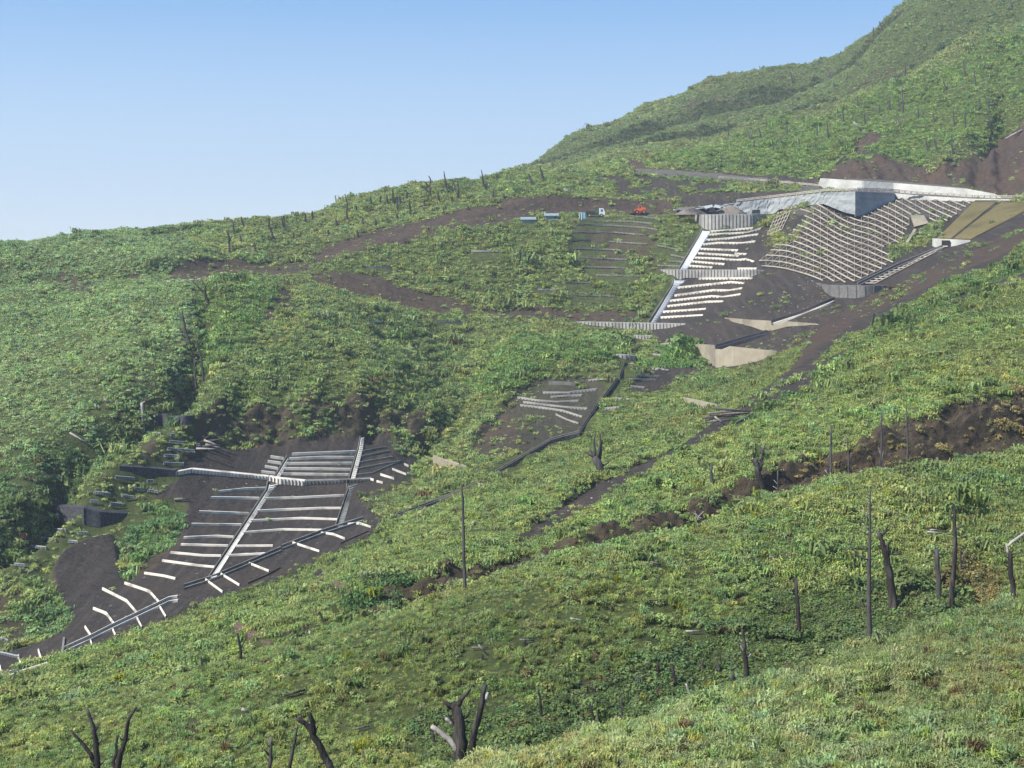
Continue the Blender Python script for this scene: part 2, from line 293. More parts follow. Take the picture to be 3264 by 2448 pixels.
line('F2g', [(-700, 1060), (0, 970), (1000, 850), (1350, 740), (1500, 612), (1600, 562), (1700, 531), (1850, 488), (2000, 452), (2264, 382), (2400, 358), (2580, 320), (2671, 276), (2761, 200), (2829, 147), (2870, 104), (2920, 65), (3000, 8), (3264, -98), (4000, -395)],
     [(-700, 410), (1000, 450), (1500, 474), (1850, 478), (2264, 482), (2693, 474), (3000, 467), (3264, 462), (4000, 472)], 50)
line('R6', [(-700, 1080), (0, 990), (1000, 880), (1350, 760), (1440, 640), (1470, 601), (1500, 590), (1560, 575), (1620, 541), (1700, 508), (1800, 459), (1860, 425), (1910, 402), (2000, 370), (2060, 340), (2150, 310), (2200, 282), (2264, 264), (2400, 238), (2500, 222), (2600, 195), (2680, 165), (2740, 125), (2780, 112), (2829, 70), (2860, 38), (2900, 5), (3000, -48), (3264, -160), (4000, -460)],
     [(-700, 440), (1000, 480), (1500, 500), (1850, 515), (2264, 520), (2693, 510), (3000, 495), (3264, 488), (4000, 498)], 10)
line('Z1', [(-700, 1500), (4000, 1500)], [(-700, 760), (4000, 760)], 8)
line('Z2', [(-700, 1700), (4000, 1700)], [(-700, 1800), (4000, 1800)], 0)

def smooth_cols(a, sg):
    k = np.arange(-3*sg, 3*sg+1); w = np.exp(-.5*(k/sg)**2); w /= w.sum()
    return np.convolve(np.pad(a, 3*sg, mode='edge'), w, mode='valid')
VK = []; DK = []
for nm, vp, dp, r in LN:
    sg = 2 if nm in ('RD2', 'RD3', 'BK', 'UB', 'R6', 'CT', 'CB') else 4
    VK.append(smooth_cols(np.interp(UK, *zip(*vp)), sg)); DK.append(smooth_cols(np.interp(UK, *zip(*dp)), 8))
VK = np.array(VK); DK = np.array(DK)
for k in range(1, len(DK)): DK[k] = np.maximum(DK[k], DK[k-1]+.6)
IDX = {LN[k][0]: k for k in range(len(LN))}
h = np.diff(DK, axis=0); dl = np.diff(VK, axis=0)/h
sl = np.zeros_like(VK)
same = dl[1:]*dl[:-1] > 0
w1 = 2*h[1:]+h[:-1]; w2 = h[1:]+2*h[:-1]
with np.errstate(divide='ignore', invalid='ignore'):
    hm = (w1+w2)/(w1/dl[:-1]+w2/dl[1:])
sl[1:-1] = np.where(same, hm, 0); sl[0] = dl[0]; sl[-1] = dl[-1]
rowsV = []; rowsD = []; rowS = []
for k in range(len(LN)-1):
    nr = LN[k][3]
    for j in range(nr):
        t = j/nr; H = h[k]
        h00 = 2*t**3-3*t**2+1; h10 = t**3-2*t**2+t; h01 = -2*t**3+3*t**2; h11 = t**3-t**2
        rowsV.append(h00*VK[k]+h10*H*sl[k]+h01*VK[k+1]+h11*H*sl[k+1]); rowsD.append(DK[k]+t*H); rowS.append(k+t)
rowsV.append(VK[-1]); rowsD.append(DK[-1]); rowS.append(len(LN)-1.0)
V0 = np.array(rowsV); D0 = np.array(rowsD); RS = np.array(rowS)
NR, NC = V0.shape
UU = np.tile(UK, (NR, 1)); X0 = (UU-U0)/F*D0; Z0 = (VH-V0)/F*D0
SG = np.tile(RS[:, None], (1, NC))
def seg(a, b): return (SG >= IDX[a]) & (SG < IDX[b])

# zones traced on the slopes (each kept to its own stretch of hillside)
wu = UU+fbm(X0*.12, D0*.12, 3)*50+fbm(X0*.7, D0*.7, 9, 2)*14
wv = V0+fbm(X0*.12, D0*.12, 5)*32+fbm(X0*.7, D0*.7, 12, 2)*10
wus = UU+fbm(X0*.5, D0*.5, 3, 3)*10; wvs = V0+fbm(X0*.5, D0*.5, 5, 3)*8
ash = np.zeros((NR, NC)); brown = np.zeros((NR, NC)); road = np.zeros((NR, NC)); sparse = np.zeros((NR, NC)); yard = np.zeros((NR, NC))
def zone(arr, poly, val=1.0, rng_=None, soft=False, tight=False):
    a, b_ = (wus, wvs) if tight else (wu, wv)
    m_ = inpoly(a, b_, poly)
    if rng_: m_ &= seg(*rng_)
    if soft: m_ &= (fbm(X0*.35, D0*.35, 77, 3) > -.06)
    arr[m_] = np.maximum(arr[m_], val)
LOW = [(590, 1455), (700, 1428), (950, 1403), (1110, 1392), (1200, 1372), (1245, 1390), (1255, 1440), (1345, 1478), (1310, 1505), (1190, 1560), (1150, 1600), (1180, 1620), (1230, 1645), (1215, 1680), (1000, 1795), (850, 1855), (700, 1895), (560, 1955), (300, 2055), (150, 2120), (0, 2185), (-200, 2290), (-200, 2110), (0, 2080), (100, 2055), (200, 2010), (240, 1960), (185, 1900), (165, 1800), (200, 1740), (300, 1700), (360, 1690), (385, 1830), (405, 1845), (500, 1790), (570, 1720), (600, 1600), (550, 1585), (480, 1585), (570, 1530)]
zone(ash, LOW, 1, ('C2t', 'RD1'), tight=True)
zone(ash, [(1120, 1560), (1290, 1500), (1340, 1490), (1330, 1540), (1200, 1610), (1160, 1650)], .75, ('M', 'RD1'), soft=True)
UP = [(2200, 780), (2440, 730), (2480, 700), (2560, 680), (2640, 655), (2740, 655), (2840, 640), (3180, 642), (3264, 650), (3500, 590), (3500, 700), (3264, 790), (3180, 850), (3080, 890), (2950, 950), (2830, 1010), (2760, 1060), (2690, 1080), (2620, 1140), (2520, 1225), (2400, 1262), (2290, 1285), (2250, 1262), (2320, 1215), (2250, 1185), (2170, 1215), (2080, 1255), (2010, 1262), (1960, 1300), (1940, 1290), (2100, 1170), (2250, 1165), (2230, 1090), (2100, 1085), (2060, 1045), (2180, 860)]
zone(ash, UP, 1, ('C2t', 'BK'), tight=True)
zone(ash, [(2410, 1290), (2450, 1245), (2520, 1205), (2620, 1200), (2560, 1260), (2440, 1300)], 1, ('C2t', 'M'), tight=True)
zone(ash, [(3500, 770), (3500, 800), (3264, 885), (3100, 945), (3000, 985), (2800, 1090), (2650, 1180), (2480, 1270), (2300, 1400), (2100, 1505), (1900, 1618), (1760, 1690), (1600, 1760), (1590, 1745), (1740, 1650), (1900, 1552), (2080, 1465), (2200, 1395), (2330, 1300), (2450, 1235), (2640, 1140), (2760, 1080), (3000, 960), (3264, 865)], 1, ('C2t', 'M'), tight=True)
zone(brown, [(2540, 1080), (2620, 1010), (2750, 960), (2900, 880), (3100, 800), (3264, 710), (3500, 640), (3500, 660), (3264, 770), (3000, 900), (2800, 990), (2660, 1070), (2600, 1130), (2440, 1230)], .8, ('C2t', 'RD1'))
zone(ash, [(1640, 1262), (1720, 1215), (1850, 1210), (1930, 1240), (1900, 1300), (1860, 1360), (1760, 1345), (1650, 1310)], .7, ('M', 'RD1'), tight=True)
zone(ash, [(1480, 1480), (1500, 1440), (1550, 1380), (1590, 1330), (1650, 1260), (1660, 1300), (1700, 1320), (1860, 1310), (1900, 1270), (1930, 1300), (1850, 1370), (1840, 1400), (1700, 1430), (1560, 1450)], .8, ('M', 'RD1'), tight=True)
zone(brown, [(1500, 1430), (1600, 1320), (1660, 1330), (1690, 1370), (1560, 1420)], .8, ('M', 'RD1'))
brown[seg('C2b', 'C2t') & (UU > 1180) & (fbm(X0*.25, D0*.25, 21, 3) > -.13)] = .85
zone(brown, [(2300, 1600), (2480, 1495), (2600, 1478), (2700, 1450), (2800, 1400), (2960, 1330), (3100, 1290), (3264, 1240), (3500, 1200), (3500, 1440), (3264, 1445), (2900, 1530), (2480, 1620)], .9, ('R2', 'M'), soft=True)
for P_ in ([(620, 1330), (700, 1290), (760, 1290), (900, 1290), (1060, 1285), (1180, 1270), (1260, 1300), (1320, 1330), (1390, 1390), (1410, 1440), (1370, 1500), (1330, 1470), (1250, 1420), (1220, 1370), (1100, 1395), (900, 1415), (640, 1440), (620, 1400)],):
    zone(brown, P_, .8, ('M', 'RD1'), soft=True)
zone(brown, [(400, 1840), (460, 1790), (540, 1740), (580, 1740), (480, 1830), (410, 1850)], .9, ('M', 'RD1'))
zone(brown, [(380, 1480), (420, 1400), (480, 1360), (500, 1420), (470, 1480)], .7, ('M', 'RD1'), soft=True)
zone(brown, [(-100, 1900), (60, 1880), (110, 1960), (60, 2040), (-100, 2060)], .7, ('M', 'RD1'), soft=True)
zone(brown, [(980, 880), (1000, 903), (1150, 948), (1300, 983), (1500, 1006), (1700, 1011), (1860, 1026), (2010, 1042), (2035, 1005), (1940, 990), (1860, 998), (1700, 972), (1600, 985), (1500, 972), (1400, 940), (1300, 925), (1200, 890), (1100, 880)], .95, ('RD1', 'RD2'))
zone(brown, [(530, 893), (560, 850), (620, 822), (700, 825), (800, 835), (870, 845), (980, 830), (1000, 870), (850, 873), (750, 878)], .9, ('RD1', 'BK'))
zone(brown, [(1830, 700), (2100, 700), (2090, 800), (2150, 860), (2000, 900), (1830, 800)], .7, ('RD1', 'RD2'), soft=True)
zone(brown, [(175, 925), (190, 872), (250, 885), (330, 905), (290, 930), (240, 938)], .8, ('RD1', 'SK'))
zone(brown, [(370, 900), (400, 872), (440, 868), (460, 888)], .8, ('RD1', 'SK'))
zone(brown, [(980, 806), (1150, 740), (1334, 712), (1450, 672), (1588, 662), (1737, 612), (1900, 628), (2000, 635), (2160, 640), (2170, 665), (2050, 680), (1900, 668), (1750, 682), (1655, 706), (1550, 715), (1440, 738), (1389, 741), (1250, 768), (1100, 813), (1000, 842)], 1, ('RD1', 'SK'))
zone(ash, [(980, 815), (1100, 780), (1250, 735), (1250, 760), (1000, 845)], .8, ('RD1', 'SK'))
zone(ash, [(1900, 565), (1960, 548), (2050, 555), (2150, 575), (2250, 562), (2350, 582), (2420, 600), (2200, 612), (2150, 640), (2000, 620), (1920, 625), (1885, 600)], .9, ('BK', 'G6'), soft=True)
zone(ash, [(2165, 660), (2182, 618), (2260, 616), (2600, 608), (2500, 640), (2330, 660)], 1, ('RD3', 'SK'), tight=True)
zone(brown, [(1995, 528), (2010, 505), (2050, 512), (2070, 532), (2040, 540)], 1, ('G6', 'F1'))
zone(brown, [(2600, 575), (2640, 545), (2700, 520), (2780, 505), (2720, 475), (2690, 445), (2760, 402), (2812, 408), (2800, 450), (2760, 480), (2830, 500), (2900, 530), (2960, 538), (3010, 545), (3070, 505), (3110, 470), (3150, 430), (3200, 390), (3264, 345), (3500, 260), (3500, 600), (3264, 628), (3190, 632), (3100, 600), (2900, 582)], 1, ('SK', 'F1'))
zone(ash, [(3010, 545), (3070, 500), (3130, 460), (3190, 470), (3264, 420), (3400, 420), (3400, 600), (3264, 628), (3190, 632), (3100, 590)], 1, ('SK', 'F1'))
zone(ash, [(2090, 600), (2440, 614), (2620, 600), (2600, 566), (2450, 560), (2200, 545), (2120, 530), (2210, 555), (2400, 578), (2600, 590)], 1, ('G6', 'F1'), tight=True)
zone(brown, [(870, 1045), (840, 1030), (880, 960), (900, 925), (945, 940), (930, 985)], .9, ('CT', 'RD1'))
zone(brown, [(870, 2060), (940, 1990), (1010, 1940), (1110, 1900), (1150, 1950), (1000, 2040)], .8, ('R2', 'M'), soft=True)
zone(ash, [(990, 1830), (1030, 1800), (1050, 1840), (1030, 1880)], 1, ('C2t', 'M'), tight=True)
zone(brown, [(1800, 2230), (1850, 2180), (1910, 2190), (1900, 2250), (1820, 2280)], .7, ('G1', 'R2'), soft=True)
zone(brown, [(540, 2330), (620, 2300), (640, 2350), (570, 2380)], .6, ('G1', 'R2'), soft=True)
zone(brown, [(2150, 335), (2300, 300), (2400, 320), (2360, 352), (2200, 365)], .6, ('F1', 'R6'), soft=True)
zone(brown, [(2700, 260), (2760, 235), (2830, 215), (2880, 225), (2820, 262), (2730, 290)], .6, ('F1', 'F2'), soft=True)
# roads and yard
road[seg('RD2', 'RD3') & (UU > 2180) & (UU < 3300)] = 1
road[seg('SK', 'G6') & (UU > 1980) & (UU < 3400)] = 1
road[seg('RD3', 'G6') & (UU > 2700) & (UU < 3400)] = 1
road[seg('G6', 'UB') & (UU > 2700) & (UU < 3190)] = 1
road[seg('RD1', 'RD2') & (UU > 2180) & (V0 < 690) & (V0 > 640)] = np.maximum(road[seg('RD1', 'RD2') & (UU > 2180) & (V0 < 690) & (V0 > 640)], .5)
zone(road, [(1955, 548), (1985, 535), (2130, 540), (2420, 566), (2640, 592), (2700, 600), (2700, 612), (2540, 592), (2300, 570), (2100, 560)], 1, ('BK', 'UB'), tight=True)
zone(road, [(2540, 612), (2560, 600), (2640, 596), (2640, 610)], 1, ('BK', 'UB'), tight=True)
zone(sparse, [(2060, 1290), (2150, 1200), (2280, 1160), (2420, 1150), (2520, 1100), (2570, 1090), (2540, 1150), (2440, 1230), (2400, 1260), (2250, 1290)], .8, ('C2t', 'CT'))
zone(sparse, [(2488, 795), (2455, 790), (2445, 770), (2455, 735), (2475, 715), (2500, 760), (2520, 745), (2575, 700), (2590, 675), (2600, 690), (2540, 765)], 1.3, ('M', 'RD3'), tight=True)
zone(sparse, [(2830, 790), (2860, 760), (2930, 740), (2960, 715), (3010, 695), (3000, 730), (2975, 765), (2900, 800), (2840, 830)], 1.0, ('M', 'RD3'), tight=True)
zone(sparse, [(2250, 820), (2100, 850), (2060, 880), (2080, 900), (2180, 860)], .6, ('M', 'RD2'))
zone(sparse, [(1880, 1330), (2000, 1180), (2100, 1170), (2040, 1250), (1960, 1320)], .6, ('C2t', 'CT'))
bare = np.clip(np.maximum(np.maximum(ash, brown*.92), road), 0, 1)
bare = np.where(sparse > 0, np.minimum(bare, 1-sparse*.75), bare)

# relief noise and side gullies
built = np.clip(smooth_cols(ash.max(axis=0), 4)*0, 0, 1)
flat = ash.copy()
for _ in range(6):
    flat[1:-1, 1:-1] = (flat[1:-1, 1:-1]*2+flat[:-2, 1:-1]+flat[2:, 1:-1]+flat[1:-1, :-2]+flat[1:-1, 2:])/6
amp = (1-.88*np.clip(flat*1.4, 0, 1))
far = np.clip((D0-30)/200, .12, 1.4)
dz = fbm(X0/26, D0/26, 31, 3)*6.5*far*amp + fbm(X0/7, D0/7, 41, 3)*1.7*np.clip(far, .2, 1)*amp + fbm(X0/2.2, D0/2.2, 51, 2)*.35*amp
lines_guard = np.ones((NR, NC))
for nm in ('RD2', 'RD3', 'BK', 'SK', 'G6', 'R1', 'UB', 'RD1'):
    dd = np.abs(D0-DK[IDX[nm]][None, :]); lines_guard = np.minimum(lines_guard, np.clip(dd/12+.12, 0, 1))
dz *= lines_guard
dz *= np.where((SG > IDX['BK']) & (UU > 2150) & (SG < IDX['UB']), .1, 1)
# the steps that plants leave on every slope: small contour ledges
cl = (seg('C2b', 'C2t') & (UU > 1150)) | (seg('CB', 'CT') & (UU > 560) & (UU < 1560)) | ((brown > .5) & (SG > IDX['UB']) & (UU > 2550))
lcl = seg('CB', 'CT') & (UU > 600) & (UU < 1480)
but = fbm(X0/5.5, V0/500, 71, 3)*6.5+fbm(X0/2.2, V0/200, 72, 2)*2.2
band = np.clip((SG-IDX['CB'])/.5, 0, 1)*np.clip((IDX['CT']+.25-SG)/.25, 0, 1)*np.clip((UU-600)/60, 0, 1)*np.clip((1500-UU)/60, 0, 1)
dz += but*band
dz += cl*(fbm(X0/2.6, V0/30, 61, 4)*2.6+fbm(X0/1.1, V0/12, 66, 3)*1.2)
def gully(pts, wpx, depth, rng_, side=0):
    global dz
    d = polydist(UU, V0, pts); m_ = seg(*rng_)
    dz -= np.where(m_, depth*np.exp(-(d/wpx)**2), 0)
gully([(620, 1180), (560, 1250), (470, 1290), (420, 1340), (330, 1400), (200, 1470), (190, 1560), (100, 1640), (-50, 1740)], 50, 5.2, ('M', 'RD1'))
gully([(650, 960), (660, 1060), (600, 1150), (580, 1230)], 40, 2.8, ('CT', 'RD1'))
gully([(1200, 1290), (1190, 1340), (1180, 1385)], 20, 2.2, ('M', 'RD1'))
gully([(1360, 1440), (1420, 1380), (1470, 1330)], 26, 2.5, ('M', 'RD1'))
gully([(2740, 440), (2700, 470), (2560, 540)], 20, 3.0, ('UB', 'F1'))
gully([(3264, 350), (3180, 400), (3130, 470), (3110, 560)], 26, 3.2, ('UB', 'F1'))
gully([(3010, 550), (3040, 500), (3090, 440)], 16, -2.5, ('UB', 'F1'))
gully([(2200, 1700), (2300, 1640), (2480, 1540), (2700, 1500)], 20, 1.5, ('C2b', 'C2t'))
gully([(2420, 560), (2300, 545)], 12, 1.0, ('UB', 'F1'))
gully([(480, 720), (700, 730), (720, 800)], 30, 1.5, ('BK', 'SK'))
gully([(0, 870), (120, 840), (230, 870), (380, 860)], 16, 2.0, ('BK', 'SK'))
gully([(2264, 470), (2400, 455), (2600, 400), (2660, 340)], 12, 1.5, ('UB', 'F1'))
gully([(2620, 345), (2700, 290), (2760, 260), (2900, 190), (2990, 180)], 10, 2.5, ('F1g', 'F2'))
gully([(1600, 560), (1800, 490), (2000, 440), (2200, 400)], 12, 2.0, ('F1g', 'R6'))
Z1 = Z0+dz
V1 = VH-Z1/D0*F

def build_grid(name, X, Y, Z, mat):
    nr, nc = X.shape
    me = bpy.data.meshes.new(name)
    co = np.stack([X, Y, Z], -1).reshape(-1, 3).astype(np.float32)
    idx = np.arange(nr*nc).reshape(nr, nc)
    q = np.stack([idx[:-1, :-1], idx[:-1, 1:], idx[1:, 1:], idx[1:, :-1]], -1).reshape(-1, 4)
    me.vertices.add(len(co)); me.vertices.foreach_set('co', co.ravel())
    me.loops.add(q.size); me.loops.foreach_set('vertex_index', q.ravel().astype(np.int32))
    me.polygons.add(len(q)); me.polygons.foreach_set('loop_start', np.arange(0, q.size, 4, dtype=np.int32))
    me.update(calc_edges=True); me.validate()
    me.shade_smooth(); me.materials.append(mat)
    o = bpy.data.objects.new(name, me); col.objects.link(o); return o
hill = build_grid('hill_terrain', X0, D0, Z1, M['ground']); tag(hill, kind='structure')
for nm, arr in (('ash', ash), ('brown', brown), ('road', road)):
    a = hill.data.attributes.new(nm, 'FLOAT', 'POINT'); a.data.foreach_set('value', arr.ravel().astype(np.float32))

def column(u):
    f = min(max(float(np.interp(u, UK, np.arange(NC))), 0), NC-1.001); i = int(f); t = f-i
    return D0[:, i]*(1-t)+D0[:, i+1]*t, V1[:, i]*(1-t)+V1[:, i+1]*t
def hitrow(u, v, lo=None, hi=None):
    D, V = column(u)
    a = 0 if lo is None else int(np.searchsorted(RS, IDX[lo])); b_ = NR if hi is None else int(np.searchsorted(RS, IDX[hi]))
    s = V[a:b_]; ok = np.nonzero((s[:-1] >= v) & (s[1:] < v))[0]
    if len(ok) == 0:
        j = int(np.argmin(np.abs(s))) if False else int(np.argmin(np.abs(s-v)))
        return D[a+j], V[a+j]
    j = ok[0]; t = (s[j]-v)/(s[j]-s[j+1]+1e-9)
    return D[a+j]*(1-t)+D[a+j+1]*t, v
def P(u, v, lo=None, hi=None, lift=0.0):
    """point of the hillside seen at photo position (u, v)"""
    D, vv = hitrow(u, v, lo, hi)
    return Vector(((u-U0)/F*D, D, (VH-vv)/F*D+lift))
def at_depth(u, v, D): return Vector(((u-U0)/F*D, D, (VH-v)/F*D))
def ground_z(x, y):
    u = U0+x/y*F; D, V = column(u); v = np.interp(y, D, V); return (VH-v)/F*y
def resample(pts, step):
    out = [pts[0]]
    for (a, b_) in zip(pts[:-1], pts[1:]):
        L_ = math.dist(a, b_); k = max(1, int(round(L_/step)))
        for i in range(1, k+1): out.append(tuple(a[j]+(b_[j]-a[j])*i/k for j in range(len(a))))
    return out
KEEP_CLEAR = []
CELLS = set()      # ground cells taken by things, where no plant grows
def occupy(p, front=1, r=0):
    for k in range(front+1):
        for a in range(-r, r+1): CELLS.add((int(math.floor(p[0]/.8))+a, int(math.floor(p[1]/.8))-k))
# ------------------------------------------------------------------ builders for what stands on the slopes
ORD = ['first', 'second', 'third', 'fourth', 'fifth', 'sixth', 'seventh', 'eighth', 'ninth', 'tenth', 'eleventh', 'twelfth', 'thirteenth', 'fourteenth', 'fifteenth', 'sixteenth', 'seventeenth', 'eighteenth', 'nineteenth', 'twentieth']
def path(pts, step=6, sm=3, lo=None, hi=None):
    """trace along the ground: (u, v, depth) with the depth evened out"""
    q = resample(pts, step); D = np.array([hitrow(u, v, lo, hi)[0] for u, v in q])
    if len(D) > 4 and sm:
        k = min(sm*2+1, len(D)//2*2-1); pd = np.pad(D, k//2, mode='reflect', reflect_type='odd'); D = np.convolve(pd, np.ones(k)/k, mode='valid')
    return [(u, v, d*.9982) for (u, v), d in zip(q, D)]
def world(p, dv=0, dD=0, du=0): return at_depth(p[0]+du, p[1]+dv, p[2]+dD)
def prism_path(mb, pp, vb, vt, th, lift=0.0):
    """upright board along a ground path: from vb px below to vt px above the traced line, th metres thick"""
    A = [world(p, vb) for p in pp]; B = [world(p, -vt) for p in pp]; n = len(mb.v); m_ = len(pp)
    k = Vector((0, th, 0))
    mb.v += [tuple(a) for a in A]+[tuple(b) for b in B]+[tuple(b+k) for b in B]+[tuple(a+k) for a in A]
    for i in range(m_-1):
        for r in range(3): a = n+r*m_+i; mb.f.append((a, a+1, a+m_+1, a+m_))
        a = n+3*m_+i; mb.f.append((a, a+1, n+i+1, n+i))
    mb.f += [(n, n+m_, n+2*m_, n+3*m_), (n+m_-1, n+4*m_-1, n+3*m_-1, n+2*m_-1)]
def terrace(pts, label, group, mat='white_conc', h=8, style='plain', name='terrace_board', cat='terrace board', pitch=11, dead=None):
    pp = path(pts, 5); mb = MB()
    for q_ in path(pts if style != 'slat' else [(a, b+h) for a, b in pts], 3): occupy(world(q_), 3 if style != 'slat' else 0)
    if style == 'plain': prism_path(mb, pp, h*.55, h*.5, .28)
    elif style == 'notch':
        prism_path(mb, pp, h*.12, h*.5, .28)
        q = path(pts, pitch); 
        for a, b in zip(q[:-1], q[1:]):
            e = [tuple(a[j]+(b[j]-a[j])*t for j in range(3)) for t in (.06, .74)]
            prism_path(mb, e, h*.58, -h*.12, .24)
    elif style == 'slat':
        pp = [(a, b-h, c_) for a, b, c_ in path([(a, b+h) for a, b in pts], 5)]
        prism_path(mb, pp, 1.6, .6, .2)
        q = [(a, b-h, c_) for a, b, c_ in path([(a, b+h) for a, b in pts], 5.2)]
        for a in q: prism_path(mb, [(a[0]-1.25, a[1], a[2]), (a[0]+1.25, a[1], a[2])], h, -3, .12)
    if style == 'slat':
        o = empty(name, world(pp[0], h*.5)); tag(o, label, cat, group)
        mb.build('slat_frame', M['slat'], o)
        m2 = MB(); prism_path(m2, [(a, b, c_+.35) for a, b, c_ in pp], h, -1, .08); m2.build('back_panel', M['dark_metal'], o)
        return o
    o = mb.build(name, M[mat]); tag(o, label, cat, group); return o
def terrace_set(items, desc, group, **kw):
    for i, p in enumerate(items): terrace(p, f'{ORD[i]} from the top of the {desc}', group, **kw)

# --- lower works: white boards
W9 = [[(695, 1568), (782, 1559), (847, 1557)], [(672, 1587), (825, 1589)], [(634, 1632), (793, 1638)], [(610, 1672), (769, 1674)], [(585, 1715), (692, 1710), (744, 1713)],
      [(576, 1737), (726, 1741)], [(543, 1762), (645, 1772), (704, 1773)], [(516, 1788), (630, 1804), (683, 1809)], [(459, 1828), (520, 1837), (558, 1846)]]
terrace_set(W9, 'white boards left of the long lower stair', 'white boards left of the lower stair')
terrace_set([[(862, 1456), (904, 1462)], [(853, 1471), (895, 1477)], [(844, 1487), (885, 1494)], [(833, 1504), (876, 1509)]], 'four short white boards beside the stair head', 'short white boards')
terrace_set([[(930, 1448), (1133, 1440)], [(921, 1463), (1035, 1458), (1128, 1459)], [(912, 1478), (1122, 1477)], [(903, 1494), (1006, 1495), (1117, 1497)], [(896, 1511), (1111, 1514)]],
            'five long white boards between the two lower stairs', 'long white boards under the cliff')
terrace_set([[(1156, 1439), (1231, 1426)], [(1151, 1456), (1241, 1439)], [(1146, 1475), (1250, 1458)], [(1140, 1495), (1187, 1486), (1270, 1471)], [(1135, 1515), (1187, 1509), (1245, 1484), (1278, 1469)]],
            'weathered grey boards right of the small stair', 'weathered boards right of the small stair', mat='weathered_conc', h=6)
terrace_set([[(1288, 1480), (1302, 1487)], [(1250, 1496), (1294, 1513)], [(1212, 1513), (1256, 1527)], [(1180, 1528), (1191, 1531)], [(1200, 1535), (1220, 1540)]], 'short white boards below the cliff foot', 'short boards below the cliff foot')
terrace_set([[(842, 1590), (952, 1587), (1097, 1580)], [(820, 1630), (916, 1625), (1024, 1621), (1086, 1621)], [(798, 1661), (961, 1653), (1075, 1657)], [(773, 1699), (905, 1689), (1024, 1691)], [(748, 1742), (869, 1741)], [(726, 1772), (844, 1766)]],
            'pale boards right of the long lower stair', 'pale boards right of the lower stair')
terrace_set([[(1108, 1672), (1144, 1669), (1182, 1682)], [(1023, 1700), (1061, 1704), (1099, 1719)], [(932, 1731), (1017, 1759)], [(793, 1797), (856, 1822)], [(703, 1831), (762, 1867)], [(654, 1849), (708, 1889)]],
            'slanting white boards below the valley drain', 'slanting boards below the drain')
terrace_set([[(396, 1860), (475, 1887), (505, 1921)], [(325, 1878), (402, 1917), (434, 1955)], [(296, 1941), (337, 1957), (362, 1991)], [(269, 2000), (287, 2027)], [(120, 2074), (130, 2107)], [(55, 2092), (67, 2129)], [(-3, 2126), (3, 2152)]],
            'bent white boards above the lower drain', 'bent boards above the lower drain', h=9)
terrace_set([[(506, 1933), (527, 1968)], [(434, 1969), (450, 2002)], [(357, 2007), (366, 2027)], [(286, 2041), (294, 2071)]], 'short white boards under the lower drain', 'short boards under the lower drain')
# --- upper works
UPR = [[(2265, 738), (2401, 727)], [(2258, 748), (2385, 741), (2426, 728)], [(2245, 765), (2320, 760), (2417, 747)], [(2240, 779), (2290, 774), (2367, 775), (2408, 769)], [(2231, 793), (2353, 798)], [(2225, 807), (2356, 815)],
       [(2342, 808), (2380, 810)], [(2213, 821), (2290, 824), (2347, 829), (2378, 826), (2404, 834)], [(2204, 833), (2310, 842)], [(2195, 847), (2271, 852)], [(2351, 856), (2412, 856)]]
terrace_set(UPR, 'notched white boards right of the upper stair', 'boards right of the upper stair', style='notch', h=6.5)
terrace_set([[(2227, 888), (2399, 887)], [(2160, 917), (2274, 905), (2331, 899), (2373, 903)], [(2150, 942), (2274, 925), (2326, 926), (2366, 919)], [(2135, 959), (2270, 944), (2306, 947), (2361, 938)], [(2127, 976), (2256, 962), (2306, 961)], [(2113, 994), (2250, 985)], [(2106, 1012), (2241, 1005)]],
            'notched white boards below the middle ribbed wall', 'boards below the middle ribbed wall', style='notch', h=7)
terrace_set([[(1964, 685), (2071, 693), (2097, 696)], [(1852, 704), (2008, 705), (2082, 713)], [(1831, 716), (1945, 718), (2053, 725), (2097, 732)], [(1825, 739), (1959, 740), (2060, 750)], [(1816, 765), (1881, 765)], [(1941, 769), (2062, 778)], [(1834, 791), (1963, 796)],
             [(2095, 782), (2178, 799)], [(2138, 812), (2181, 821)], [(2131, 832), (2176, 834)], [(2095, 846), (2165, 848)], [(1850, 820), (2000, 827)], [(1860, 850), (1990, 853)], [(1900, 876), (2040, 881)], [(1800, 899), (1885, 901)], [(1820, 940), (1960, 944)]],
            'weathered boards in scrub under the parked truck', 'weathered boards in the scrub under the truck', mat='weathered_conc', style='notch', h=4.6)
terrace_set([[(1502, 800), (1588, 800)], [(1172, 851), (1244, 852)], [(1714, 922), (1773, 923)], [(1197, 973), (1230, 973)], [(1393, 1027), (1479, 1027)], [(1172, 1027), (1221, 1026)]], 'lone grey boards half buried in middle scrub', 'lone boards in the middle scrub', mat='grey_conc', h=5)
terrace([(1749, 1223), (1835, 1227)], 'tall grey timber wall above the fan of small terraces', None, mat='weathered_conc', h=16, name='timber_wall', cat='retaining wall', style='notch', pitch=8)
terrace_set([[(1730, 1252), (1817, 1253)], [(1814, 1252), (1902, 1241)], [(1755, 1266), (1855, 1260)], [(1649, 1267), (1712, 1277), (1771, 1282), (1844, 1278)], [(1667, 1282), (1794, 1298), (1871, 1303)], [(1658, 1292), (1726, 1300), (1794, 1310), (1855, 1329)], [(1771, 1321), (1807, 1339), (1844, 1350)]],
            'pale boards fanning left of the dark drain', 'boards fanning left of the dark drain', mat='grey_conc', style='notch', h=7.5)
terrace_set([[(2097, 1121), (2119, 1121)], [(2081, 1130), (2106, 1133)], [(2045, 1169), (2131, 1181)], [(2029, 1196), (2101, 1200)], [(2006, 1210), (2092, 1212)], [(1875, 1212), (1950, 1209)], [(2009, 1231), (2054, 1236)], [(1952, 1270), (2004, 1273)], [(1925, 1303), (1975, 1298)]],
            'small pale boards around the dark stone drain', 'small boards around the dark drain', mat='grey_conc', style='notch', h=7)
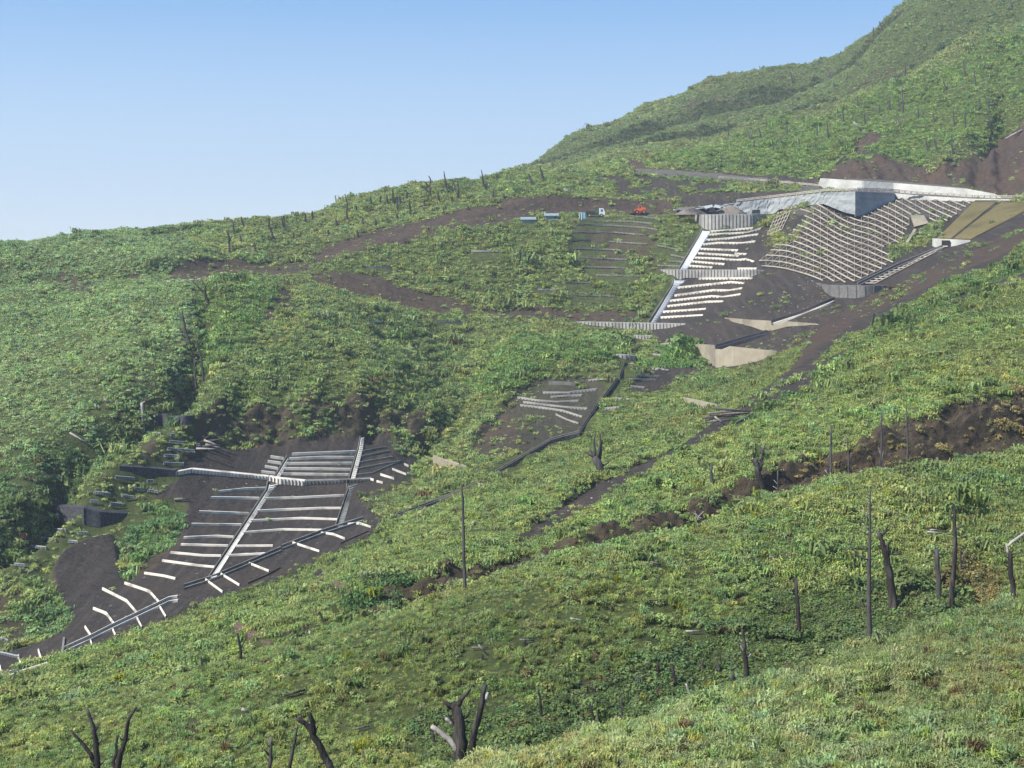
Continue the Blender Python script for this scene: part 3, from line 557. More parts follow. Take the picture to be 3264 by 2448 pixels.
terrace_set([[(493, 1379), (511, 1380)], [(543, 1382), (556, 1383)], [(539, 1404), (590, 1408)], [(627, 1414), (637, 1414)], [(533, 1427), (620, 1434)], [(523, 1448), (571, 1451)], [(521, 1473), (584, 1476)]],
            'slatted grey fences above the black stone dams', 'slatted fences in the left gully head', style='slat', h=8.5, name='slat_fence', cat='slat fence')
terrace_set([[(367, 1517), (428, 1522)], [(469, 1529), (489, 1530)], [(428, 1554), (464, 1555)], [(471, 1560), (503, 1564)], [(299, 1566), (351, 1572)], [(388, 1575), (426, 1582)], [(288, 1594), (313, 1595)], [(351, 1601), (392, 1606)]],
            'slatted grey fences between the black stone dams', 'slatted fences between the stone dams', style='slat', h=8.5, name='slat_fence', cat='slat fence')
terrace_set([[(167, 1685), (208, 1686)], [(249, 1695), (280, 1697)], [(131, 1712), (176, 1718)], [(217, 1722), (246, 1724)], [(97, 1738), (145, 1743)], [(45, 1795), (79, 1799)], [(0, 2032), (26, 2041)], [(0, 2078), (60, 2092)]],
            'slatted grey fences below the lowest stone dam', 'slatted fences below the lowest dam', style='slat', h=8, name='slat_fence', cat='slat fence')

# --- walls and dams
def wall(name, label, cat, top, bot, mat, ribs=0, th=1.2, Dfix=None, rib_w=1.6, batter=.12, bottom_extra=0, sm=6, groups=None, cols=None, ripple=0, one_mesh=False):
    u0, u1 = max(top[0][0], bot[0][0])*0+min(top[0][0], bot[0][0]), max(top[-1][0], bot[-1][0])
    us = np.unique(np.concatenate([np.linspace(u0, u1, max(4, int((u1-u0)/7))), [p[0] for p in top], [p[0] for p in bot]]))
    vt = np.interp(us, *zip(*top)); vb = np.interp(us, *zip(*bot)); vb = np.maximum(vb, vt+.6)
    if Dfix: D = np.interp(us, *zip(*Dfix))
    else:
        D = np.array([hitrow(u, v)[0] for u, v in zip(us, vb)])
        k = min(sm*2+1, len(D)//2*2-1)
        if k > 1: D = np.convolve(np.pad(D, k//2, mode='reflect', reflect_type='odd'), np.ones(k)/k, mode='valid')
    for u, v, d in zip(us, vb, D): occupy(at_depth(u, v, d), 1)
    mb = MB(); n = len(us)
    hM = (vb-vt)*D/F
    nz = 5 if ripple else 1
    rows_ = []
    for j in range(nz+1):
        t = j/nz
        rows_.append([at_depth(u, b*(1-t)+t*a + (bottom_extra*(1-t)), d+batter*hh*t+(ripple*random.uniform(-.5, .5) if 0 < j < nz or True and ripple else 0)) for u, a, b, d, hh in zip(us, vt, vb, D, hM)])
    back_t = [p+Vector((0, th, 0)) for p in rows_[-1]]; back_b = [p+Vector((0, th, 0)) for p in rows_[0]]
    allr = rows_+[back_t, back_b]
    for r in allr: mb.v += [tuple(p) for p in r]
    for r in range(len(allr)):
        q = (r+1) % len(allr)
        for i in range(n-1): mb.f.append((r*n+i, r*n+i+1, q*n+i+1, q*n+i))
    mb.f += [tuple(r*n for r in range(len(allr)))[::-1], tuple(r*n+n-1 for r in range(len(allr)))]
    if one_mesh: o = mb.build(name, M[mat]); tag(o, label, cat, groups); return o
    o = empty(name, rows_[0][n//2]); tag(o, label, cat, groups); mb.build('wall_face', M[mat], o)
    if ribs:
        for k in range(ribs):
            u = u0+(u1-u0)*(k+.5)/ribs; a = np.interp(u, us, vt); b = np.interp(u, us, vb); d = np.interp(u, us, D); hh = (b-a)*d/F
            if b-a < 5: continue
            m2 = MB(); A = [at_depth(u+s*rib_w/2, b-.6+bottom_extra, d-.16) for s in (-1, 1)]; B = [at_depth(u+s*rib_w/2, a+.8, d+batter*hh-.16) for s in (-1, 1)]
            kk = Vector((0, .2, 0)); v8 = [A[0], A[1], B[1], B[0], A[0]+kk, A[1]+kk, B[1]+kk, B[0]+kk]
            m2.add(v8, [(0, 1, 2, 3), (4, 7, 6, 5), (0, 3, 7, 4), (1, 5, 6, 2), (3, 2, 6, 7), (0, 4, 5, 1)]); m2.build('pile', M['rib'], o)
    # fill behind the wall up to the slope
    m3 = MB(); A = [p+Vector((0, .05, -.03)) for p in rows_[-1]]; B = []
    for i, u in enumerate(us):
        gd, gv = hitrow(u, vt[i]-.8); B.append(at_depth(u, vt[i]-.4, max(gd+.6, D[i]+1.3)))
    m3.ribbon3(A, B); m3.build('backfill', M['ash_fill'], o)
    return o
RW = 'ribbed walls'
wall('ribbed_wall', 'pale ribbed wall crossing the lower works left of the stair', 'retaining wall', [(560, 1504), (608, 1495), (854, 1519)], [(560, 1517), (608, 1508), (854, 1531)], 'white_conc', 27, groups=RW)
wall('ribbed_wall', 'pale ribbed wall just right of the lower stair', 'retaining wall', [(857, 1519), (887, 1525), (970, 1533)], [(857, 1533), (870, 1546), (887, 1543), (970, 1549)], 'white_conc', 10, groups=RW)
wall('ribbed_wall', 'dark weathered ribbed wall running to the small stair', 'retaining wall', [(971, 1533), (1110, 1529), (1180, 1526)], [(971, 1548), (1110, 1540), (1180, 1531)], 'weathered_conc', 18, groups=RW)
wall('ribbed_wall', 'large grey ribbed wall at the head of the upper stair', 'retaining wall', [(2195, 684), (2300, 683), (2464, 682)], [(2195, 690), (2206, 707), (2236, 727), (2240, 735), (2263, 735), (2286, 731), (2399, 725), (2464, 684)], 'grey_conc', 24, groups=RW)
wall('ribbed_wall', 'grey ribbed wall between the two flights of upper stair', 'retaining wall', [(2106, 859), (2438, 860)], [(2106, 861), (2125, 880), (2147, 886), (2158, 895), (2183, 886), (2415, 884), (2438, 862)], 'grey_conc', 32, groups=RW)
wall('ribbed_wall', 'long grey ribbed wall at the foot of the upper stair', 'retaining wall', [(1836, 1025), (2053, 1029), (2185, 1032)], [(1836, 1027), (1870, 1036), (2053, 1054), (2130, 1046), (2185, 1034)], 'grey_conc', 32, groups=RW)
wall('ribbed_wall', 'small ribbed wall under the long one at the stair foot', 'retaining wall', [(2020, 1068), (2079, 1070)], [(2020, 1074), (2051, 1088), (2079, 1074)], 'grey_conc', 6, groups=RW)
wall('ribbed_wall', 'tiny grey ribbed wall straddling the dark drain', 'retaining wall', [(1963, 1129), (1995, 1131), (2027, 1135)], [(1963, 1132), (1985, 1149), (2027, 1149)], 'grey_conc', 5, groups=RW)
wall('concrete_dam', 'beige concrete dam with a spillway and long right wing', 'dam', [(2310, 1013), (2397, 1020), (2458, 1023), (2460, 1036), (2479, 1036), (2511, 1025), (2609, 1033)], [(2310, 1015), (2327, 1026), (2372, 1039), (2397, 1042), (2444, 1058), (2508, 1041), (2609, 1035)], 'beige_conc', 0, groups='concrete dams')
wall('concrete_dam', 'tall beige concrete dam with notched crest above yellow scrub', 'dam', [(2105, 1095), (2150, 1090), (2226, 1098), (2279, 1101), (2281, 1113), (2305, 1115), (2330, 1105), (2478, 1120)], [(2105, 1097), (2150, 1101), (2226, 1106), (2251, 1167), (2286, 1172), (2340, 1167), (2435, 1148), (2478, 1123)], 'beige_conc', 0, groups='concrete dams', batter=.2)
wall('concrete_dam', 'small beige dam beside the grey log pile', 'dam', [(2155, 1262), (2289, 1291)], [(2155, 1264), (2178, 1287), (2273, 1313), (2289, 1294)], 'beige_conc', 0, groups='concrete dams')
wall('concrete_dam', 'small pale dam standing alone in grass right of the cliff', 'dam', [(1380, 1453), (1420, 1468), (1520, 1498)], [(1380, 1483), (1440, 1492), (1520, 1501)], 'beige_conc', 0, groups='concrete dams')
wall('net_dam', 'dark grey netted dam at the foot of the concrete grid', 'dam', [(2604, 901), (2644, 908), (2827, 911)], [(2604, 906), (2625, 936), (2663, 949), (2751, 952), (2827, 914)], 'rib', 8)
wall('stone_dam', 'lowest black stone dam, left of the round green mound', 'dam', [(172, 1612), (267, 1618), (325, 1632), (402, 1637)], [(172, 1660), (262, 1671), (335, 1685), (402, 1642)], 'dark_stone', 0, groups='black stone dams')
wall('stone_dam', 'highest black stone dam, beside the bleached white post', 'dam', [(480, 1320), (525, 1322), (535, 1329), (614, 1325)], [(480, 1352), (539, 1358), (584, 1372), (614, 1350)], 'dark_stone', 0, groups='black stone dams')
wall('stone_dam', 'middle black stone dam touching the pale ribbed wall', 'dam', [(381, 1485), (455, 1490), (559, 1499)], [(381, 1501), (471, 1517), (559, 1519)], 'dark_stone', 0, groups='black stone dams')
wall('gabion_wall', 'rusty stone gabion wall in the scrub behind a dead tree', 'gabion wall', [(694, 1974), (740, 1993), (868, 2063)], [(694, 1978), (745, 2020), (800, 2045), (868, 2070)], 'gabion', 8, rib_w=3.4)
wall('gabion_wall', 'short rusty gabion wall left of the big dark bush', 'gabion wall', [(1060, 1861), (1108, 1885)], [(1060, 1868), (1108, 1896)], 'gabion', 0, one_mesh=True)
terrace([(893, 1811), (850, 1835), (791, 1860)], 'orange rusty gabion edging under the slanting boards, left piece', 'gabion edging', mat='gabion', h=9, name='gabion_edging', cat='gabion edging')
terrace([(1173, 1694), (1130, 1713), (1086, 1733)], 'orange rusty gabion edging under the slanting boards, right piece', 'gabion edging', mat='gabion', h=7, name='gabion_edging', cat='gabion edging')
# road platform walls
wall('sprayed_concrete_wall', 'rough pale blue sprayed concrete wall under the mountain road', 'retaining wall', [(2150, 665), (2272, 655), (2349, 646), (2444, 634), (2634, 613), (2726, 610)], [(2150, 670), (2272, 663), (2335, 660), (2362, 684), (2464, 682), (2485, 668), (2535, 657), (2625, 650), (2695, 678), (2726, 684)], 'blue_shot', 0,
     Dfix=[(2150, 303), (2450, 300), (2640, 290), (2726, 284)], ripple=.28, th=2.5, batter=.1)
wall('sprayed_concrete_wall', 'shaded blue grey end face of the road platform', 'retaining wall', [(2726.5, 610), (2853, 617)], [(2726.5, 690), (2790, 676), (2853, 655)], 'blue_shot', 0, Dfix=[(2726.5, 284), (2853, 299)], ripple=.28, th=1, batter=.1)
wall('white_road_wall', 'long smooth white retaining wall above the mountain road', 'retaining wall', [(2612, 590), (2618, 568), (2826, 581), (3079, 601), (3169, 617), (3191, 628)], [(2612, 592), (2634, 605), (2717, 606), (2862, 615), (3007, 625), (3191, 633)], 'white_shot', 0, ripple=.05, Dfix=[(2612, 323), (2750, 316.5), (2850, 318.5), (3007, 309.5), (3191, 293)])
wall('white_road_edge', 'low white concrete edge under the guard fence above the grid', 'retaining wall', [(2854, 616), (2942, 624), (3100, 633), (3290, 636)], [(2854, 634), (2942, 638), (3100, 643), (3290, 645)], 'white_shot', 0)
wall('culvert_headwall', 'white concrete culvert headwall at the foot of the straw mats', 'culvert', [(2978, 760), (3093, 765)], [(2978, 787), (3021, 791), (3093, 770)], 'white_shot', 0)
hd = bpy.data.objects['culvert_headwall']
pd_ = hitrow(3015, 790)[0]
mb = MB(); A = [at_depth(u, v, pd_-.35) for u, v in ((3003, 783), (3028, 783), (3028, 766), (3003, 766))]; mb.add(A+[a+Vector((0, .3, 0)) for a in A], [(0, 1, 2, 3), (7, 6, 5, 4), (0, 4, 5, 1), (1, 5, 6, 2), (2, 6, 7, 3), (3, 7, 4, 0)]); mb.build('opening_shade_block', M['mat_dark'], hd)  # solid dark block stands in for the shade inside the culvert mouth

# --- stepped channels
def lerp_path(pl, n):
    q = []; L_ = [0]
    for a, b in zip(pl[:-1], pl[1:]): L_.append(L_[-1]+math.dist(a, b))
    for t in np.linspace(0, L_[-1], n): q.append((np.interp(t, L_, [p[0] for p in pl]), np.interp(t, L_, [p[1] for p in pl])))
    return q
def grade(pl, n, lift=.0, sm=4):
    for q_ in lerp_path(pl, n*2): occupy(P(*q_), 1, 1)
    q = lerp_path(pl, n); D = np.array([hitrow(u, v)[0] for u, v in q]); D = np.minimum.accumulate(D[::-1])[::-1] if D[0] < D[-1] else np.maximum.accumulate(D[::-1])[::-1]
    k = min(sm*2+1, n//2*2-1)
    D = np.convolve(np.pad(D, k//2, mode='reflect', reflect_type='odd'), np.ones(k)/k, mode='valid')
    return [at_depth(u, v, d*.9972)+Vector((0, 0, lift*.3)) for (u, v), d in zip(q, D)]
def chute(label, left, sl_, sr_, steps, mat='white_conc', wl=2.0, bright=False):
    n = steps*3+1
    o = empty('stepped_channel', P(*sl_[-1])); tag(o, label, 'stepped channel', 'stepped channels')
    Lf = grade(left, n, .30); A = grade(sl_, n, .14); B = grade(sr_, n, .14)
    m1 = MB(); off = [p.y/F for p in Lf]
    m1.slab(Lf, [p+Vector((wl*k, .02, 0)) for p, k in zip(Lf, off)], .9); m1.build('side_wall', M['weathered_conc'], o)
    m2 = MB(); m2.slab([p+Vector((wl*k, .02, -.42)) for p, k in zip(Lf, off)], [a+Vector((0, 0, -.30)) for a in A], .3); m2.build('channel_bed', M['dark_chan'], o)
    m3 = MB(); m3.slab(A, [a+Vector((1.6*k, .02, 0)) for a, k in zip(A, off)], .7); m3.build('curb', M[mat], o)
    m4 = MB(); Q = [a+Vector((1.7*k, .02, -.05)) for a, k in zip(A, off)]
    for s in range(steps):
        i = s*3; j = i+3
        a0, b0, a1, b1 = Q[i], B[i], Q[j], B[j]          # i is uphill, j downhill
        if a0.z < a1.z: a0, b0, a1, b1 = a1, b1, a0, b0
        z = a1.z*.45+a0.z*.55
        top = [Vector((a0.x, a0.y, z+.02)), Vector((b0.x, b0.y, z+.02)), Vector((b1.x, b1.y, z)), Vector((a1.x, a1.y, z))]
        bot = [p-Vector((0, 0, abs(a0.z-a1.z)+.35)) for p in top]
        m4.add(top+bot, [(0, 1, 2, 3), (7, 6, 5, 4), (0, 4, 5, 1), (1, 5, 6, 2), (2, 6, 7, 3), (3, 7, 4, 0)])
    m4.build('steps', M['white_paint'] if bright else M[mat], o); return o
chute('upper flight of the wide white stair under the grey ribbed wall', [(2236, 728), (2229, 745), (2158, 862)], [(2240, 734), (2234, 746), (2166, 864)], [(2266, 735), (2258, 748), (2186, 862)], 22, wl=2.4, bright=True)
chute('lower flight of the wide white stair, from middle to bottom ribbed wall', [(2145, 886), (2140, 909), (2062, 1032)], [(2149, 891), (2147, 909), (2072, 1036)], [(2186, 888), (2166, 902), (2100, 1022)], 22, wl=2.4, bright=True)
chute('short upper flight of the main lower stair below the cliff', [(913, 1453), (869, 1525)], [(917, 1462), (877, 1526)], [(930, 1449), (890, 1524)], 14)
chute('long flight of the main lower stair through the dark slope', [(852, 1533), (847, 1560), (664, 1838)], [(859, 1545), (854, 1563), (672, 1842)], [(888, 1540), (867, 1560), (690, 1836)], 46)
chute('upper flight of the narrow stair with a bend under the cliff', [(1147, 1392), (1140, 1428), (1110, 1526)], [(1151, 1395), (1145, 1430), (1117, 1533)], [(1161, 1392), (1157, 1428), (1130, 1533)], 22, wl=1.6)
chute('lower flight of the narrow stair ending at the valley drain', [(1103, 1542), (1107, 1560), (1068, 1676)], [(1110, 1548), (1113, 1562), (1076, 1680)], [(1143, 1535), (1126, 1559), (1092, 1679)], 20, 'weathered_conc', wl=1.6)
# --- drains
def drain(label, pl, w, bed='dark_chan', curb='weathered_conc', cw=2.3, lower=None, name='drain_channel', drop=.45):
    n = max(6, int(sum(math.dist(a, b) for a, b in zip(pl[:-1], pl[1:]))/7))
    o = empty(name, P(*pl[-1])); tag(o, label, 'drain', 'drains')
    U_ = [p+Vector((0, 0, .16)) for p in grade(pl, n)]; Lw = [p+Vector((0, 0, .16)) for p in grade([(u+w*.12, v+w) for u, v in pl], n)]
    def shift(Q, dv): return [p+Vector((0, -.02, -dv*p.y/F)) for p in Q]
    def flat(Q, dv): return [p+Vector((0, -min(dv*p.y/F/max(.12, (v_-VH)/F if (v_ := VH-p.z/p.y*F) > VH else .12), .6), 0)) for p in Q]
    m1 = MB(); m1.slab(U_, flat(U_, cw), .6); m1.build('upper_curb', M[curb], o)
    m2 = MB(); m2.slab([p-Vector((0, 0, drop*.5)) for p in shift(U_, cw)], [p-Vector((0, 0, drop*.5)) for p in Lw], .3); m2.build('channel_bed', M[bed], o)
    m3 = MB(); m3.slab(Lw, flat(Lw, cw), .6); m3.build('lower_curb', M[lower or curb], o)
    return o
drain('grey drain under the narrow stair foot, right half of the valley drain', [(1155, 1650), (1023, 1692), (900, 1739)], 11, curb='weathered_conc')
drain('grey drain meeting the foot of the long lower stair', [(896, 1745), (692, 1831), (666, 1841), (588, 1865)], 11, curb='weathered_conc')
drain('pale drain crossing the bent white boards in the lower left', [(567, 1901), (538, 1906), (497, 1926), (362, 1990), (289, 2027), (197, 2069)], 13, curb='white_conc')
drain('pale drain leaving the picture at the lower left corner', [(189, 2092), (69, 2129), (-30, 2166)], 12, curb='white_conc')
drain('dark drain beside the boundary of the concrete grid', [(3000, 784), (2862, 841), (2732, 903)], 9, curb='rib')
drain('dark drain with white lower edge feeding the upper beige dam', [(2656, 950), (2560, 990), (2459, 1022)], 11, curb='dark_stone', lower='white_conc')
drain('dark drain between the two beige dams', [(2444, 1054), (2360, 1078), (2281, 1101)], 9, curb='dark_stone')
drain('black stone drain, short piece below the ribbed wall', [(2020, 1090), (2006, 1131)], 8, bed='mat_dark', curb='dark_stone')
drain('black stone drain, middle piece between tiny walls', [(1993, 1152), (1975, 1196)], 8, bed='mat_dark', curb='dark_stone')
drain('black stone drain plunging beside the fan of boards', [(1968, 1205), (1893, 1303), (1848, 1373)], 7, bed='mat_dark', curb='dark_stone')
drain('brown edged drain running through grass below the fan', [(1846, 1375), (1758, 1398), (1681, 1443), (1581, 1502)], 5, bed='mat_dark', curb='bark_mid', cw=1.6)
drain('brown edged drain between grass and the cliff valley', [(1535, 1535), (1400, 1590), (1254, 1645)], 6, bed='mat_dark', curb='bark_mid', cw=1.6)
m_ = MB(); m_.slab(grade([(351*.5714, 2036), (345*.5714, 2065), (336*.5714, 2104)], 8, .5), [p+Vector((.18, .02, 0)) for p in grade([(351*.5714, 2036), (345*.5714, 2065), (336*.5714, 2104)], 8, .5)], 1.0)
tag(m_.build('drop_wall', M['weathered_conc']), 'narrow upright wall crossing the lower left drain', 'retaining wall')

# --- straw mats on the slope
def patch(name, left, right, nu, nv, mat, lift, parent=None, th=.12):
    L_ = lerp_path(left, nv+1); R_ = lerp_path(right, nv+1); G = []
    for a, b in zip(L_, R_):
        row = []
        for i in range(nu+1):
            t = i/nu; u, v = a[0]+(b[0]-a[0])*t, a[1]+(b[1]-a[1])*t; row.append((u, v, hitrow(u, v)[0]))
        G.append(row)
    D = np.array([[g[2] for g in r] for r in G])
    for _ in range(4): Dp = np.pad(D, 1, mode='edge'); D = (Dp[1:-1, 1:-1]*2+Dp[:-2, 1:-1]+Dp[2:, 1:-1]+Dp[1:-1, :-2]+Dp[1:-1, 2:])/6
    vs = [at_depth(G[j][i][0], G[j][i][1], D[j, i]-.35)+Vector((0, 0, lift)) for j in range(nv+1) for i in range(nu+1)]
    fs = [(j*(nu+1)+i, (j+1)*(nu+1)+i, (j+1)*(nu+1)+i+1, j*(nu+1)+i+1) for j in range(nv) for i in range(nu)]
    o = mesh_obj(name, vs, fs, M[mat], parent, smooth=True); md = o.modifiers.new('thick', 'SOLIDIFY'); md.thickness = th; md.offset = 0; return o
tag(patch('straw_mat', [(3108, 641), (3043, 707), (2986, 762)], [(3184, 641), (3103, 706), (3031, 763)], 10, 12, 'mat_olive', .12), 'olive straw mat left of the black chute, beside the grid', 'erosion mat', 'straw mats')
tag(patch('straw_mat', [(3198, 642), (3114, 704), (3040, 763)], [(3330, 642), (3220, 700), (3094, 765)], 10, 12, 'mat_olive', .12), 'olive straw mat right of the black chute, above the scree', 'erosion mat', 'straw mats')
tag(patch('black_chute', [(3185, 642), (3104, 706), (3030, 763)], [(3197, 642), (3113, 705), (3039, 763)], 3, 12, 'mat_dark', .0), 'black chute between the two olive straw mats', 'chute')

# --- concrete grid on the slope
def Z5(x, y): return (2464+x*.3617, 400+y*.3617)
GP = [Z5(*p) for p in [(-150, 1230), (-60, 1285), (0, 1300), (250, 1335), (500, 1395), (700, 1402), (740, 1390), (1080, 1215), (1010, 1130), (960, 1100), (1120, 1050), (1200, 900), (1215, 800), (1340, 790), (1430, 905), (1600, 830), (1780, 660), (1340, 640), (1060, 640), (700, 770), (640, 790), (560, 720), (450, 675), (250, 715), (170, 790), (290, 790), (200, 900), (0, 1075), (-60, 1140)]]
GX = [-200, 0, 150, 300, 450, 600, 750, 850, 1000, 1200, 1400, 1600, 1800]; GY = [-20, 0, 12, 55, 125, 215, 285, 312, 372, 470, 570, 675, 770]
def gfun(x): return np.interp(x, GX, GY)
gxs = np.linspace(-200, 1800, 401); gys = np.interp(gxs, GX, GY); gys = np.convolve(np.pad(gys, 12, mode='edge'), np.ones(25)/25, mode='valid')
GD = {}
def gpoint(x, w, lift=.25):
    y = np.interp(x, gxs, gys)+w; u, v = Z5(x, y); return u, v
def gsm(u, v):
    return np.mean([hitrow(u+a, v+b)[0] for a, b in ((0, 0), (-9, 0), (9, 0), (0, -7), (0, 7))])
grid = empty('concrete_grid', P(2650, 880)); tag(grid, 'large grid of pale concrete beams draped over the upper slope', 'slope grid')
def bar(mb, A, B, r):   # square beam along a polyline
    pass
wvals = list(range(-138, 1330, 50)); inside_cache = {}
def isin(u, v, poly): return bool(inpoly(np.array([u]), np.array([v]), poly)[0])
nodes = {}
for wi, w in enumerate(wvals):
    run = []; runs = []
    for k, x in enumerate(range(-180, 1800, 20)):
        u, v = gpoint(x, w+6*math.sin(x*.013+wi*.4))
        if isin(u, v, GP): d = gsm(u, v); p = at_depth(u, v, d)+Vector((0, 0, .22)); run.append(p); nodes[(wi, k)] = p
        else:
            if len(run) > 1: runs.append(run)
            run = []
    if len(run) > 1: runs.append(run)
    for r in runs:
        mb = MB(); mb.tube(r, .165, 4, True); mb.build('contour_beam', M['grid_conc'], grid)
for wi in range(len(wvals)-1):
    mb = MB(); any_ = False
    for k in range(0, 99):
        if (wi, k) not in nodes: continue
        if k % 3 == 0 and (wi+1, k) in nodes: mb.tube([nodes[(wi, k)], nodes[(wi+1, k)]], .07, 4, False); any_ = True
        if k % 3 == 0 and (wi+1, k-3) in nodes: mb.tube([nodes[(wi, k)], nodes[(wi+1, k-3)]], .075, 4, False); any_ = True
    if any_: mb.build('cross_ribs', M['grid_rib'], grid)
# small second grid beyond the green strip and the strip beside the drain
def frame_patch(name, label, quad, nu, nv, r=.12):
    (a, b, c_, d_) = quad; o = empty(name, P(*d_)); tag(o, label, 'slope grid', 'small slope grids'); g = {}
    for j in range(nv+1):
        for i in range(nu+1):
            s, t = i/nu, j/nv; u = (a[0]*(1-s)+b[0]*s)*(1-t)+(d_[0]*(1-s)+c_[0]*s)*t; v = (a[1]*(1-s)+b[1]*s)*(1-t)+(d_[1]*(1-s)+c_[1]*s)*t
            g[i, j] = at_depth(u, v, gsm(u, v))+Vector((0, 0, .22))
    for j in range(nv+1): MB().tube([g[i, j] for i in range(nu+1)], r, 4).build('contour_beam', M['grid_conc'], o)
    for i in range(nu+1): MB().tube([g[i, j] for j in range(nv+1)], r*.8, 4).build('cross_rib', M['grid_conc'], o)
    return o
frame_patch('small_grid', 'small pale concrete grid left of the green bush strip', ((2468, 700), (2520, 676), (2492, 735), (2446, 752)), 5, 4)
frame_patch('small_grid', 'narrow strip of concrete frames right of the grid drain', ((2993, 795), (3008, 793), (2790, 907), (2752, 907)), 2, 16)
for lb, q in (('tilted beige concrete slab lying on the upper grid', ((2903, 686), (2945, 686), (2960, 711), (2916, 722))), ('narrow leaning beige slab below the tilted one', ((2914, 729), (2921, 731), (2890, 781), (2885, 778)))):
    mb = MB(); d0 = hitrow(*q[2])[0]; A = [at_depth(u, v, d0-.8+(q[2][1]-v)*.09) for u, v in q]; kk = Vector((.0, .45, -.1)); mb.add(A+[a+kk for a in A], [(0, 1, 2, 3), (7, 6, 5, 4), (0, 4, 5, 1), (1, 5, 6, 2), (2, 6, 7, 3), (3, 7, 4, 0)])
    tag(mb.build('concrete_slab', M['beige_conc']), lb, 'slab')

# --- guard fences
def guard(label, pl, sp=19, h=9, mat='rail', rails=(.95, .5), lo=None, hi=None, Dfn=None):
    q = resample(pl, sp); o = empty('guard_fence', P(*q[0])); tag(o, label, 'fence', 'guard fences')
    D = np.array([(Dfn(u) if Dfn else hitrow(u, v, lo, hi)[0]) for u, v in q]); 
    if not Dfn and len(D) > 5: D = np.convolve(np.pad(D, 2, mode='edge'), np.ones(5)/5, mode='valid')
    for (u, v), d in zip(q, D):
        m1 = MB(); p = at_depth(u, v, d); hh = h*d/F; m1.box(p.x, p.y, p.z+hh*.42, .17, .17, hh*1.16); m1.build('post', M['rail'] if mat == 'rail' else M[mat], o)
    for r in rails:
        m2 = MB(); pts_ = [at_depth(u, v-h*r, d-.14) for (u, v), d in zip(q, D)]
        for a, b in zip(pts_[:-1], pts_[1:]):
            c1 = (a+b)/2; L_ = (b-a); rot = L_.to_track_quat('X', 'Z').to_matrix(); m2.box(c1.x, c1.y, c1.z, L_.length*.94, .09, .17, rot)
        m2.build('rail', M[mat], o)
guard('pale timber guard fence on the edge of the blue concrete wall', [(2349, 645), (2632, 612), (2726, 609)], Dfn=lambda u: float(np.interp(u, [2150, 2450, 2640, 2726], [304.5, 301.5, 292, 286.5])))
guard('pale timber guard fence running right above the concrete grid', [(2732, 608), (2847, 612), (2942, 622), (3100, 631), (3290, 634)], Dfn=lambda u: float(np.interp(u, [2732, 2853, 3000, 3150, 3290], [288, 300.3, 297, 289, 281])))
guard('pale timber guard fence on the road behind the scrub', [(2291, 570), (2422, 579), (2612, 596)], h=8, lo='SK', hi='UB')

for o_ in list(col.objects):
    if o_.parent is None and 'label' in o_ and any(w in o_.name for w in ('wall', 'slab', 'road', 'edge')): o_['kind'] = 'thing'
# --- machines on the works road
def wheel(par, x, y, z, r, w, hub='rail', name='wheel'):
    mb = MB(); mb.tube([(x, y-w/2, z), (x, y+w/2, z)], r, 16); o = mb.build(name, M['rubber'], par)
    m2 = MB(); m2.tube([(x, y-w/2-.03, z), (x, y-w/2+.04, z)], r*.5, 10); m2.build('rim', M[hub], o); return o
g = P(1895, 692); s = g.y/F
tr = empty('truck', g); tag(tr, 'small white cabbed truck with green tarp parked on the earth road', 'truck')
x0, y0, z0 = g.x, g.y-.6, g.z
mb = MB(); mb.box(x0+.1, y0, z0+.62, 4.1, 1.5, .22); mb.build('chassis', M['dark_metal'], tr)
mb = MB(); c0 = x0+1.55
prof = [(-.62, .45), (-.62, 1.92), (.30, 1.92), (.62, 1.25), (.70, .45)]
A = [Vector((c0+a, y0-.82, z0+b)) for a, b in prof]; B = [p+Vector((0, 1.64, 0)) for p in A]
mb.add(A+B, [(0, 1, 2, 3, 4)[::-1], (5, 6, 7, 8, 9)]+[(i, (i+1) % 5, 5+(i+1) % 5, 5+i) for i in range(5)]); cb = mb.build('cab', M['white_paint'], tr)
mb = MB(); W_ = [Vector((c0+a, y0-.84, z0+b)) for a, b in ((-.28, 1.15), (.30, 1.15), (.16, 1.70), (-.28, 1.70))]; mb.add(W_+[p+Vector((0, .03, 0)) for p in W_], [(0, 1, 2, 3), (7, 6, 5, 4), (0, 4, 5, 1), (2, 6, 7, 3)]); mb.build('side_window', M['glass'], cb)
mb = MB(); mb.box(x0+.45, y0, z0+1.30, .95, 1.5, 1.15); mb.build('tarp', M['green_tarp'], tr)
mb = MB(); mb.box(x0-.95, y0, z0+.80, 1.85, 1.55, .12); mb.box(x0-.95, y0-.76, z0+1.02, 1.85, .06, .45); mb.box(x0-.95, y0+.76, z0+1.02, 1.85, .06, .45); mb.box(x0-1.86, y0, z0+1.02, .06, 1.5, .45); mb.build('bed', M['dark_metal'], tr)
mb = MB(); mb.box(x0-.95, y0, z0+1.12, 1.7, 1.4, .5); mb.build('load', M['rust_load'], tr)
for wx in (-1.2, 1.45):
    for wy in (-.7, .7): wheel(tr, x0+wx, y0+wy, z0+.38, .38, .24)
g = P(1857, 704); bd = empty('signboard', g); tag(bd, 'pale blue board on white slanting legs behind the truck', 'board')
mb = MB(); mb.box(g.x+.1, g.y, g.z+1.15, .95, .12, 1.3); mb.build('panel', M['blue_paint'], bd)
for dx, k in ((-.55, -.45), (-.12, -.2)): MB().tube([(g.x+dx+k*.6, g.y-.25, g.z-.1), (g.x+dx, g.y-.12, g.z+1.85)], .06, 5).build('leg', M['white_paint'], bd)
g = P(2034, 682); ld = empty('wheel_loader', g); tag(ld, 'orange wheel loader standing on the works road', 'loader')
x0, y0, z0 = g.x, g.y-.5, g.z
